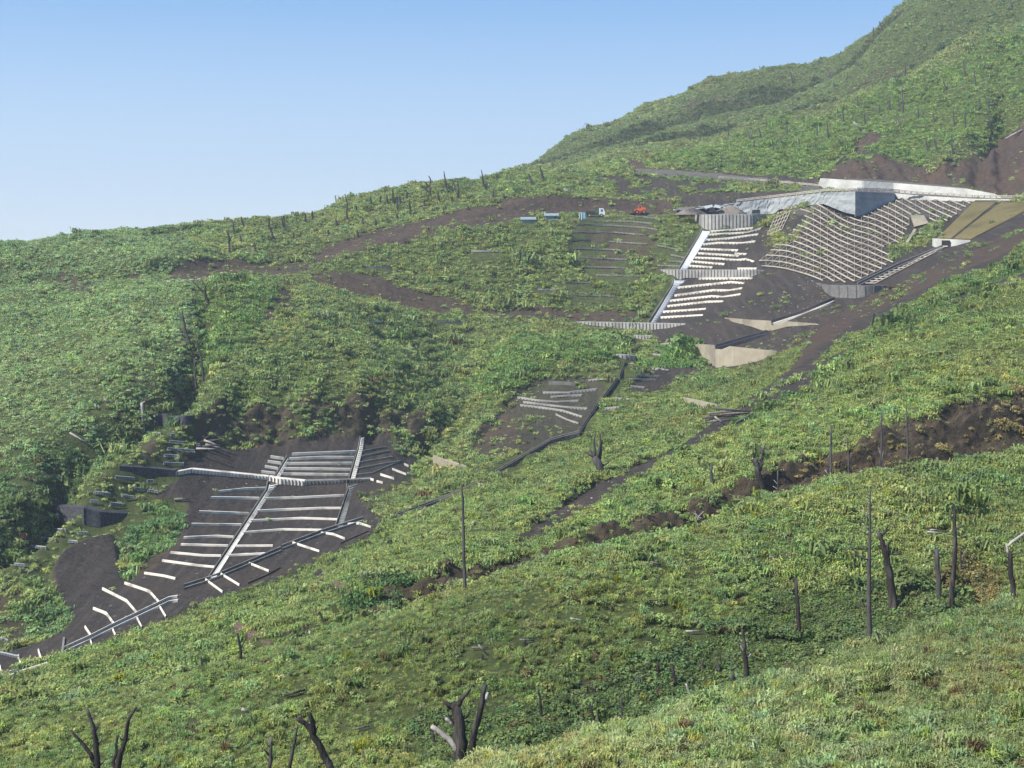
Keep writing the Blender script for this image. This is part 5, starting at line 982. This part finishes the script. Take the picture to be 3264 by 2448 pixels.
for i, (a, b, lb) in enumerate([((222, 1383), (285, 1422), 'long grey fallen trunk in the left gully scrub'), ((330, 1275), (348, 1286), 'small pale fallen branch above the left gully'), ((302, 1293), (312, 1309), 'curved pale branch above the long fallen trunk'), ((567, 1242), (581, 1273), 'pale slanting log above the highest stone dam'), ((1797, 605), (1818, 622), 'pale branch lying above the brown road bank'), ((2695, 500), (2664, 528), 'grey trunk sliding down the far scar'), ((3258, 418), (3205, 446), 'pale trunk at the right edge above the black cliff'), ((2720, 392), (2745, 420), 'white twisted log at the head of the far scar')]):
    log(lb, a, b, 3, 'bark_white' if i != 5 else 'bark_grey', None, 'M' if i < 5 else 'SK', 'G6' if i < 5 else None)
def brush(label, u, v, w, n, seed, lo, hi, mat='bark_white', r0=2.0):
    r = random.Random(seed); D = hitrow(u, v, lo, hi)[0]-1; mb = MB()
    for k in range(n):
        a0 = (u+r.uniform(-w, w), v+r.uniform(-4, 8)); L_ = r.uniform(18, 40); th = r.uniform(.3, 2.8); a1 = (a0[0]+math.cos(th)*L_*.6, a0[1]-math.sin(th)*L_*.6); a2 = (a1[0]+math.cos(th+r.uniform(-.9, .9))*L_*.5, a1[1]-math.sin(th+r.uniform(-.4, .4))*L_*.5)
        dd = r.uniform(-.6, .6); mb.tube([at_depth(*a0, D+dd), at_depth(*a1, D+dd*.5), at_depth(*a2, D+dd)], [r0*D/F, r0*.8*D/F, r0*.35*D/F], 5)
    tag(mb.build('dead_brushwood', M[mat], None, True), label, 'brushwood', 'pale brushwood')
brush('pale tangle of dead limbs under the three armed tree', 2412, 1622, 30, 9, 1, 'R2', 'C2t'); brush('pale limbs fanning left off the thin snag', 2462, 1598, 14, 6, 2, 'R2', 'C2t'); brush('pale forked limbs in the brown bank shade', 2232, 1655, 14, 5, 3, 'R2', 'C2t'); brush('thin pale limbs left of the brushwood tangle', 2335, 1620, 16, 4, 4, 'R2', 'C2t', 'bark_mid', 1.4)
# --- rocks
def rock_mesh(seed):
    r = random.Random(seed); import bmesh
    bm = bmesh.new(); bmesh.ops.create_icosphere(bm, subdivisions=1, radius=1)
    for v in bm.verts: v.co *= r.uniform(.65, 1.2); v.co.z *= .6
    me = bpy.data.meshes.new('rock'); bm.to_mesh(me); bm.free(); return me
rms = {}
for mt in ('rock', 'rock_pale'):
    for k in range(3): me = rock_mesh(k+5); me.materials.append(M[mt]); rms[mt, k] = me
rr_ = random.Random(42)
def rocks(label, grp, poly, n, r0, r1, mt, lo='C2t', hi='RD1'):
    us = [p[0] for p in poly]; vs_ = [p[1] for p in poly]; c_ = 0
    while c_ < n:
        u, v = rr_.uniform(min(us), max(us)), rr_.uniform(min(vs_), max(vs_))
        if not isin(u, v, poly): continue
        c_ += 1; p = P(u, v, lo, hi); o = bpy.data.objects.new('rock', rms[mt, rr_.randrange(3)]); col.objects.link(o)
        s = rr_.uniform(r0, r1)*p.y/F; o.location = p+Vector((0, 0, s*.2)); o.scale = (s*rr_.uniform(.8, 1.6), s, s*rr_.uniform(.6, 1.1)); o.rotation_euler = (rr_.uniform(-.3, .3), rr_.uniform(-.3, .3), rr_.uniform(0, 6))
        tag(o, label, 'rock', grp)
rocks('pale angular rock in the rubble below the concrete grid', 'pale rubble below the grid', [(2530, 880), (2620, 890), (2640, 940), (2600, 980), (2480, 1010), (2430, 1000), (2560, 940)], 60, 1.4, 3.4, 'rock_pale')
rocks('small rock on the dark slope around the beige dams', 'rocks around the beige dams', [(2180, 1040), (2420, 1080), (2640, 990), (2800, 960), (2760, 1050), (2640, 1100), (2300, 1090), (2160, 1075)], 60, 1.0, 2.6, 'rock_pale')
rocks('brown rock lying on the long scree slope', 'rocks on the scree slope', [(2560, 1110), (2700, 1040), (2900, 900), (3180, 780), (3260, 740), (3264, 800), (3000, 930), (2800, 1020), (2640, 1120)], 70, 1.2, 3.2, 'rock')
rocks('small stone on the black slope of the lower works', 'stones on the lower works', [(250, 1750), (420, 1860), (620, 1620), (820, 1560), (1060, 1560), (1100, 1700), (700, 1880), (300, 2020), (200, 1900)], 36, .7, 1.5, 'rock')
rocks('white block in the grass along the dark path', 'white blocks along the dark path', [(1990, 1500), (2030, 1510), (2020, 1530), (1800, 1640), (1740, 1670), (1730, 1660)], 7, 3, 5.5, 'rock_pale', 'C2t', 'M')

# ------------------------------------------------------------------ ground cover (nobody could count it)
def leaf_clump(name, n, leaf, flat=.75, lumps=5, seed=1, mat='leaf'):
    r = random.Random(seed); vs = []; fs = []
    cs = [(0, 0, 0, .78)]+[(r.uniform(-.55, .55), r.uniform(-.55, .55), r.uniform(-.1, .35), r.uniform(.35, .55)) for _ in range(lumps)]
    for i in range(n):
        cx, cy, cz, cr = cs[r.randrange(len(cs))]
        th = r.uniform(0, 2*math.pi); ph = math.acos(r.uniform(-.25, 1))
        d = Vector((math.sin(ph)*math.cos(th), math.sin(ph)*math.sin(th), math.cos(ph)))
        p = Vector((cx, cy, cz))+d*cr*r.uniform(.72, 1.08); p.z = p.z*flat+.12
        nn = (d+Vector((r.gauss(0, .28), r.gauss(0, .28), r.gauss(0, .25)+.2))).normalized()
        a = nn.cross(Vector((r.uniform(-1, 1), r.uniform(-1, 1), .3))).normalized(); b = nn.cross(a)
        s = leaf*r.uniform(.6, 1.25); k = len(vs)
        vs += [p-a*s*.5, p+b*s*.32, p+a*s*.6-nn*s*.12, p-b*s*.32]; fs.append((k, k+1, k+2, k+3))
    me = bpy.data.meshes.new(name); me.from_pydata([tuple(v) for v in vs], [], fs); me.materials.append(M[mat])
    return bpy.data.objects.new(name, me)
def low_tuft(name, n, w, seed):
    r = random.Random(seed); vs = []; fs = []
    for i in range(n):
        th = r.uniform(0, 2*math.pi); d = Vector((math.cos(th), math.sin(th), 0)); s = Vector((-d.y, d.x, 0))*w*r.uniform(.7, 1.4)
        p = Vector((r.gauss(0, .34), r.gauss(0, .34), -.05)); L_ = r.uniform(.55, 1.1); o = r.uniform(.3, 1)
        q = [p, p+Vector((0, 0, L_*.75))+d*L_*.4*o, p+Vector((0, 0, L_*(.95-.5*o)))+d*L_*.95*o]; k = len(vs)
        for pt, f in zip(q, (.8, 1.1, .12)): vs += [pt-s*f, pt+s*f]
        fs += [(k, k+1, k+3, k+2), (k+2, k+3, k+5, k+4)]
    me = bpy.data.meshes.new(name); me.from_pydata([tuple(v) for v in vs], [], fs); me.materials.append(M['blade'])
    return bpy.data.objects.new(name, me)
def grass_tuft(name, n, w, seed=1, droop=.6):
    r = random.Random(seed); vs = []; fs = []
    for i in range(n):
        th = r.uniform(0, 2*math.pi); d = Vector((math.cos(th), math.sin(th), 0)); s = Vector((-d.y, d.x, 0))*w*r.uniform(.7, 1.3)
        p = Vector((r.gauss(0, .22), r.gauss(0, .22), -.05)); L_ = r.uniform(.6, 1.15); o = r.uniform(.15, 1)*droop
        q = [p, p+Vector((0, 0, L_*.55))+d*L_*.25*o, p+Vector((0, 0, L_*(.95-.35*o)))+d*L_*.62*o, p+Vector((0, 0, L_*(1-.62*o)))+d*L_*1.0*o]
        k = len(vs)
        for j, (pt, f) in enumerate(zip(q, (.7, 1.2, .95, .1))): vs += [pt-s*f, pt+s*f]
        fs += [(k, k+1, k+3, k+2), (k+2, k+3, k+5, k+4), (k+4, k+5, k+7, k+6)]
    me = bpy.data.meshes.new(name); me.from_pydata([tuple(v) for v in vs], [], fs); me.materials.append(M['blade'])
    return bpy.data.objects.new(name, me)
protos = [leaf_clump('p00', 90, .28, seed=1), leaf_clump('p01', 90, .26, .62, 7, seed=2), leaf_clump('p02', 84, .31, .9, 4, seed=3),
          grass_tuft('p03', 60, .036, 4, .95), grass_tuft('p04', 64, .032, 5, 1.1), grass_tuft('p05', 54, .038, 6, .8),
          leaf_clump('p06', 46, .42, .75, 5, seed=7), leaf_clump('p07', 46, .40, .9, 6, seed=8), leaf_clump('p08', 50, .38, .6, 4, seed=9), low_tuft('p09', 34, .075, 21), low_tuft('p10', 38, .065, 22)]
pc = bpy.data.collections.new('plant_kinds')
for o in protos: pc.objects.link(o)

Xc = (X0[:-1, :-1]+X0[1:, 1:])/2; Dc = (D0[:-1, :-1]+D0[1:, 1:])/2
dX = X0[:-1, 1:]-X0[:-1, :-1]; dD = D0[1:, :-1]-D0[:-1, :-1]; dZu = Z1[:-1, 1:]-Z1[:-1, :-1]; dZv = Z1[1:, :-1]-Z1[:-1, :-1]
area = dX*np.hypot(dD, dZv)
Uc = (UU[:-1, :-1]+UU[:-1, 1:])/2; Vc = (V0[:-1, :-1]+V0[1:, 1:])/2; Sc = SG[:-1, :-1]
bc = (bare[:-1, :-1]+bare[1:, 1:]+bare[1:, :-1]+bare[:-1, 1:])/4
asc = ash[:-1, :-1]; rdc_ = road[:-1, :-1]
def sgc(a, b_): return (Sc >= IDX[a]) & (Sc < IDX[b_])
near = Sc < IDX['G1']; s2 = sgc('G1', 'G2'); s3 = sgc('C2b', 'M'); mid = sgc('M', 'UB'); farh = Sc >= IDX['UB']
dens = np.select([near, s2, s3, mid, farh], [20, 13, 6.0, 3.8, 2.7], 2)
size = np.select([near, s2, s3, mid, farh], [.30, .30, .38, .48, .50], .6)
size = size*(.75+.5*np.clip(fbm(Xc/9, Dc/9, 91, 3)+.5, 0, 1))
patch = fbm(Xc/6, Dc/6, 101, 3)
dens = dens*np.clip(1.08+patch*1.1, .78, 1.35)
# where the ground shows between the plants, they thin out towards it
pf = np.clip(1-bc*1.12, 0, 1)
pf = np.where(inpoly(Uc, Vc, [(1830, 700), (2100, 700), (2090, 800), (2150, 860), (2000, 900), (1830, 800)]) & sgc('RD1', 'RD2'), .55, pf)
pf = np.where((bc > .5) & (asc < .5) & (rdc_ < .2), np.maximum(pf, .10*(fbm(Xc/2.5, Dc/2.5, 111, 2) > .06)), pf)
weed = (asc > .6) & (fbm(Xc/5, Dc/5, 301, 2) > .10)
pf = np.where(weed, np.maximum(pf, .05), pf)
# the smooth far slopes carry lower, closer plants than the middle ones
tint = np.zeros(Xc.shape+(3,)); 
n1 = fbm(Xc/18, Dc/18, 121, 3)[..., None]; n2 = fbm(Xc/5, Dc/5, 131, 3)[..., None]
def C3(*a): return np.array(a, float)
TN = C3(.118, .158, .042); TY = C3(.165, .185, .050); TM = C3(.072, .118, .030); TD = C3(.040, .080, .022); TF = C3(.100, .142, .040)
base = np.where(near[..., None], C3(.134, .170, .060), np.where(s2[..., None], C3(.124, .170, .048), np.where(s3[..., None], C3(.126, .172, .046), np.where(mid[..., None], C3(.110, .146, .042), C3(.122, .156, .052)))))
tint = base*(1+np.clip(n1, -.25, .4)*.55)+np.clip(n2, -.5, .5)*C3(.05, .03, .0)*.6
tint[..., 0] *= (1+np.clip(n2[..., 0], -.12, .3)*.35)
kindf = np.select([near, s2, s3, mid, farh], [.80, .80, .66, .42, .5], .3)   # share of grass
def vz(poly, col_=None, mixf=.8, sz=1.0, dn=1.0, rng_=None, kf=None, wob=1.0):
    global tint, size, dens, kindf
    wu_ = Uc+fbm(Xc*.2, Dc*.2, 3)*40*wob; wv_ = Vc+fbm(Xc*.2, Dc*.2, 5)*24*wob
    m_ = inpoly(wu_, wv_, poly)
    if rng_: m_ &= sgc(*rng_)
    if col_ is not None: tint[m_] = tint[m_]*(1-mixf)+np.array(col_)*mixf
    size[m_] *= sz; dens[m_] *= dn
    if kf is not None: kindf[m_] = kf
BR = (.135, .105, .040)
# left shoulder: smooth bluish green with paler sweeps
vz([(-700, 760), (600, 700), (640, 950), (560, 1200), (400, 1300), (250, 1400), (60, 1560), (-700, 1800)], (.092, .142, .046), .7, .88, 1.35, ('M', 'G6'), .12)
vz([(-300, 1300), (300, 1050), (480, 960), (560, 1050), (350, 1200), (100, 1400), (-200, 1600)], (.120, .160, .052), .6, .9, 1.2, ('M', 'RD1'), .2)
vz([(150, 1430), (330, 1330), (460, 1290), (560, 1250), (640, 1200), (640, 1300), (420, 1400), (250, 1560), (120, 1640), (-200, 1800), (-200, 1600)], (.045, .080, .024), .7, 1.45, .9, ('M', 'RD1'))
vz([(640, 920), (860, 900), (900, 930), (850, 1010), (790, 1100), (700, 1160), (640, 1150), (620, 1050)], (.056, .118, .024), .6, 1.15, 1.1, ('CT', 'RD1'))
vz([(1480, 1250), (1650, 1080), (2010, 1060), (2000, 1160), (1800, 1180), (1560, 1300)], (.058, .115, .022), .6, 1.15, 1.1, ('CB', 'RD1'))
vz([(1250, 760), (1600, 700), (1850, 690), (2200, 700), (2150, 900), (2050, 1000), (1500, 1000), (1400, 900), (1050, 860)], (.105, .140, .034), .6, 1.2, .82, ('RD1', 'BK'))
vz([(1830, 680), (2140, 690), (2180, 760), (2100, 850), (1830, 760)], (.100, .130, .034), .5, 1.15, .45, ('RD1', 'RD2'))
vz([(700, 1180), (1200, 1000), (1500, 1100), (1450, 1300), (1350, 1400), (1200, 1250), (650, 1290)], (.078, .118, .032), .6, 1.25, 1.0, ('CT', 'RD1'))
vz([(200, 1560), (480, 1350), (620, 1340), (600, 1500), (480, 1600), (380, 1700), (160, 1800), (-100, 1900), (-100, 1750)], (.140, .175, .045), .7, .8, .85, ('M', 'RD1'), .3)
vz([(380, 1620), (560, 1590), (600, 1640), (570, 1730), (450, 1800), (400, 1760)], (.060, .115, .030), .8, 1.2, 1.3, ('M', 'RD1'))
vz([(30, 1900), (200, 1890), (250, 1960), (210, 2010), (60, 2030)], (.050, .100, .028), .7, 1.2, 1.2, ('M', 'RD1'))
vz([(1100, 1930), (1180, 1860), (1300, 1850), (1320, 1900), (1250, 1960), (1120, 1990)], (.040, .088, .026), .9, 1.6, 1.3, ('C2b', 'M'))
vz([(2040, 1150), (2120, 1080), (2230, 1100), (2250, 1160), (2200, 1190), (2060, 1160)], (.062, .125, .026), .85, 1.6, 1.3, ('M', 'RD1'))
vz([(2300, 1390), (2700, 1130), (3000, 960), (3264, 840), (3264, 870), (2750, 1130), (2380, 1380)], (.065, .120, .030), .8, 1.3, 1.1, ('C2b', 'M'))
vz([(1480, 560), (2000, 400), (2700, 130), (3000, -50), (3400, -200), (3400, 60), (2900, 240), (2500, 400), (1700, 560)], (.095, .135, .045), .7, .85, 1.15, ('F1', 'R6'))
vz([(2040, 520), (2264, 440), (2700, 330), (3264, 80), (3600, 0), (3600, 420), (3200, 440), (2900, 540), (2600, 570)], (.092, .150, .030), .8, 1.05, 1.0, ('UB', 'F1'))
vz([(2480, 1500), (2800, 1400), (3264, 1230), (3500, 1180), (3500, 1440), (3264, 1450), (2900, 1530), (2480, 1620)], BR, .75, .9, 1.0, ('R2', 'M'), .1)
vz([(1250, 2300), (1750, 2250), (2150, 2080), (2500, 1900), (3000, 1850), (3100, 1950), (2600, 2200), (1500, 2500)], (.050, .085, .026), .8, 1.55, 1.15, ('G1', 'R2'), .12)
vz([(3000, 1900), (3060, 1800), (3200, 1850), (3150, 1960)], (.110, .080, .028), .7, 1.2, 1, ('G1', 'R2'), .1)
vz([(800, 2050), (900, 1750), (1250, 1560), (1700, 1400), (2200, 1500), (1300, 1850)], (.128, .172, .048), .5, .85, 1.25, ('C2t', 'M'), .5)
vz([(0, 2250), (700, 2120), (1300, 1960), (2000, 1740), (2300, 1680), (2400, 1760), (1500, 2000), (700, 2200), (0, 2350)], (.130, .178, .055), .6, .8, 1.2, ('G1', 'G2'), .8)
for ln_, a_n, b_n, px_ in (('F1', 'F1g', 'F2', 30), ('F2', 'F2g', 'R6', 26)):  # gully shade and darker shrubs behind the fold crests, both put into the tint
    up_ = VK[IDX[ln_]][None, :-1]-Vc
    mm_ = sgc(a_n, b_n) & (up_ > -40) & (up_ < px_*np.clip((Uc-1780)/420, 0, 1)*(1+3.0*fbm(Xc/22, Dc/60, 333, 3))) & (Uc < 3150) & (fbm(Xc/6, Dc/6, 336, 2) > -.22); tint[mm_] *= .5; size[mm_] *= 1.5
lum = tint.mean(-1, keepdims=True); tint = tint*.86+lum*.14*C3(1.0, 1.0, .8)
tint *= 2.15; tint[Sc >= IDX['M']] *= 1.2; tint[(Sc >= IDX['M']) & (Sc < IDX['G6']) & (Uc < 620)] *= C3(1.1, 1.12, 1.2); tint[..., 0] *= 1.05
# planted in contour rows where the boards run
Zc = (Z1[:-1, :-1]+Z1[1:, 1:])/2
for pg, a_z, lo_ in (([(1780, 700), (2170, 700), (2160, 860), (2080, 1010), (1500, 1000), (1350, 880), (1560, 780)], 1.35, .55), ([(1150, 1010), (1700, 1040), (1990, 1080), (1960, 1230), (1560, 1280), (1280, 1180)], 1.25, .45), ([(540, 1290), (640, 1420), (480, 1590), (250, 1620), (130, 1760), (60, 1750), (300, 1540)], .62, .75)):
    mr_ = inpoly(Uc, Vc, pg); st = np.sin(2*math.pi*(Zc+fbm(Xc/12, Dc/12, 401, 2)*1.2)/a_z)
    dens = np.where(mr_, dens*np.where(st > -.15, 1.25, lo_), dens); size = np.where(mr_, size*np.where(st > -.15, 1.15, .8), size)
lam = dens*area*pf*1.12
vis = (Uc > np.where(Dc < 130, -1500, -330)) & (Uc < np.where(Dc < 130, 5000, 3640)) & (Sc < IDX['R6']+.6) & (Dc > 17)
lam = np.where(vis, lam, 0)
cnt = rng.poisson(lam)
ii, jj = np.nonzero(cnt); k = cnt[ii, jj]; ii = np.repeat(ii, k); jj = np.repeat(jj, k); N = len(ii)
a_ = rng.random(N); b_ = rng.random(N)
def bil(A): return (A[ii, jj]*(1-a_)+A[ii, jj+1]*a_)*(1-b_)+(A[ii+1, jj]*(1-a_)+A[ii+1, jj+1]*a_)*b_
pts = np.stack([bil(X0), bil(D0), bil(Z1)], -1)
sc = size[ii, jj]*np.exp(rng.normal(0, .28, N))
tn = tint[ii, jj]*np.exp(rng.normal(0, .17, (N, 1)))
hue = rng.normal(0, .10, N); tn[:, 0] *= 1+hue; tn[:, 2] *= 1+rng.normal(0, .15, N)
rr = rng.random(N)
big = (rr > .885) & (rr < .915) & (Dc[ii, jj] > 62); sc[big] *= 1.75; tn[big] *= .72
dry = rr < .016; tn[dry] = np.array([.19, .13, .06])*rng.uniform(.6, 1.1, (dry.sum(), 1))
yel = (rr > .994) & (bil(SG) < IDX['M']); tn[yel] = np.array([.28, .30, .03])
drk = (rr > .92) & (rr < .985); tn[drk] *= .66
g = rng.random(N) < kindf[ii, jj]
dcol = Dc[ii, jj]
kd = np.where(g, np.where(dcol < 80, rng.integers(3, 6, N), rng.integers(9, 11, N)), np.where(dcol < 150, rng.integers(0, 3, N), rng.integers(6, 9, N)))
sc = np.where(g, sc*np.where(dcol < 80, .85, 1.0), sc*np.where(dcol < 62, .72, 1))
sc = np.where(dcol < 80, np.minimum(sc, .55), sc)
keep = np.ones(N, bool)
for (u1, v1, D1, rad) in KEEP_CLEAR:      # nothing grows inside the vehicles, walls and channels
    pu = U0+pts[:, 0]/pts[:, 1]*F; pv = VH-pts[:, 2]/pts[:, 1]*F
    keep &= ~((np.abs(pu-u1) < rad) & (np.abs(pv-v1) < rad*.7) & (np.abs(pts[:, 1]-D1) < 12))
pts, sc, tn, kd, g = pts[keep], sc[keep], tn[keep], kd[keep], g[keep]; N = len(pts)
print('plants', N)
cx_ = np.floor(pts[:, 0]/.8).astype(int); cy_ = np.floor(pts[:, 1]/.8).astype(int)
kp2 = np.array([(a, b) not in CELLS for a, b in zip(cx_.tolist(), cy_.tolist())])
sel = np.nonzero(keep)[0][kp2]
pts, sc, tn, kd, g = pts[kp2], sc[kp2], tn[kp2], kd[kp2], g[kp2]; N = len(pts)
# plants gather into mounds with hollows between them
md_s = np.where(pts[:, 1] < 75, 1.3, np.where(pts[:, 1] < 150, 1.5, 2.0))
mound = np.clip(fbm(pts[:, 0]/md_s, pts[:, 1]/md_s*.8, 201, 2)*2.6, -.9, 1)
sc = sc*(1+.30*mound); pts[:, 2] += .45*mound*sc
pts[:, 2] -= np.where(g, .03, .12*sc)
def cover(name, mask):
    me = bpy.data.meshes.new(name); p_ = pts[mask]; n_ = len(p_)
    me.vertices.add(n_); me.vertices.foreach_set('co', p_.astype(np.float32).ravel())
    a = me.attributes.new('scl', 'FLOAT', 'POINT'); a.data.foreach_set('value', sc[mask].astype(np.float32))
    a = me.attributes.new('kd', 'INT', 'POINT'); a.data.foreach_set('value', kd[mask].astype(np.int32))
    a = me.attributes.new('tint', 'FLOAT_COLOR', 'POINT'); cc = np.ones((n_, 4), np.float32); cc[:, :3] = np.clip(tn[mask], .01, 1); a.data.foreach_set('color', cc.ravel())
    a = me.attributes.new('rot', 'FLOAT_VECTOR', 'POINT'); rv = np.stack([rng.normal(0, .16, n_), rng.normal(0, .16, n_), rng.uniform(0, 6.283, n_)], -1).astype(np.float32); a.data.foreach_set('vector', rv.ravel())
    me.update()
    o = bpy.data.objects.new(name, me); col.objects.link(o)
    mod = o.modifiers.new('scatter', 'NODES'); mod.node_group = NG; return o
NG = bpy.data.node_groups.new('scatter_plants', 'GeometryNodeTree')
NG.interface.new_socket('Geometry', in_out='INPUT', socket_type='NodeSocketGeometry')
NG.interface.new_socket('Geometry', in_out='OUTPUT', socket_type='NodeSocketGeometry')
gi = NG.nodes.new('NodeGroupInput'); go = NG.nodes.new('NodeGroupOutput')
ip = NG.nodes.new('GeometryNodeInstanceOnPoints'); ci = NG.nodes.new('GeometryNodeCollectionInfo')
ci.inputs['Collection'].default_value = pc; ci.inputs['Separate Children'].default_value = True; ci.inputs['Reset Children'].default_value = True
def na(nm, t):
    n_ = NG.nodes.new('GeometryNodeInputNamedAttribute'); n_.data_type = t; n_.inputs[0].default_value = nm; return n_.outputs['Attribute']
mp_ = NG.nodes.new('GeometryNodeMeshToPoints')
NG.links.new(gi.outputs[0], mp_.inputs[0]); NG.links.new(mp_.outputs[0], ip.inputs['Points']); NG.links.new(ci.outputs[0], ip.inputs['Instance'])
ip.inputs['Pick Instance'].default_value = True
NG.links.new(na('kd', 'INT'), ip.inputs['Instance Index']); NG.links.new(na('scl', 'FLOAT'), ip.inputs['Scale'])
e2r = NG.nodes.new('FunctionNodeEulerToRotation'); NG.links.new(na('rot', 'FLOAT_VECTOR'), e2r.inputs[0]); NG.links.new(e2r.outputs[0], ip.inputs['Rotation'])
NG.links.new(ip.outputs[0], go.inputs[0])
Dp = pts[:, 1]; Sp = Sc[ii, jj][sel]
tag(cover('near_grass_and_scrub', Sp < IDX['G2']), kind='stuff')
tag(cover('valley_scrub', (Sp >= IDX['G2']) & (Sp < IDX['M'])), kind='stuff')
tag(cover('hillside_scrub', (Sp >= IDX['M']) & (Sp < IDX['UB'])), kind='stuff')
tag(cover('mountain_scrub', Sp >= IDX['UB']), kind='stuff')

# ------------------------------------------------------------------ sea far below
R_ = 30000; vs = [(R_*math.cos(a*math.pi/24), R_*math.sin(a*math.pi/24), -420) for a in range(48)]
m, n, b = newmat('sea_water'); b.inputs['Base Color'].default_value = (.02, .05, .09, 1); b.inputs['Roughness'].default_value = .35
sea = mesh_obj('sea', vs, [tuple(range(48))], m); tag(sea, kind='structure')
# ------------------------------------------------------------------ haze: one closed box of even air around everything
m = bpy.data.materials.new('haze'); m.use_nodes = True; n = m.node_tree
for x in list(n.nodes):
    if x.type == 'BSDF_PRINCIPLED': n.nodes.remove(x)
pv = n.nodes.new('ShaderNodeVolumePrincipled'); pv.inputs['Color'].default_value = (.80, .90, 1, 1); pv.inputs['Density'].default_value = .00033
pv.inputs['Anisotropy'].default_value = .2
n.links.new(pv.outputs[0], n.nodes['Material Output'].inputs['Volume'])
hz = MB().box(0, 600, -195, 3000, 2600, 650).build('haze', m); tag(hz, kind='stuff')
hz.visible_shadow = True
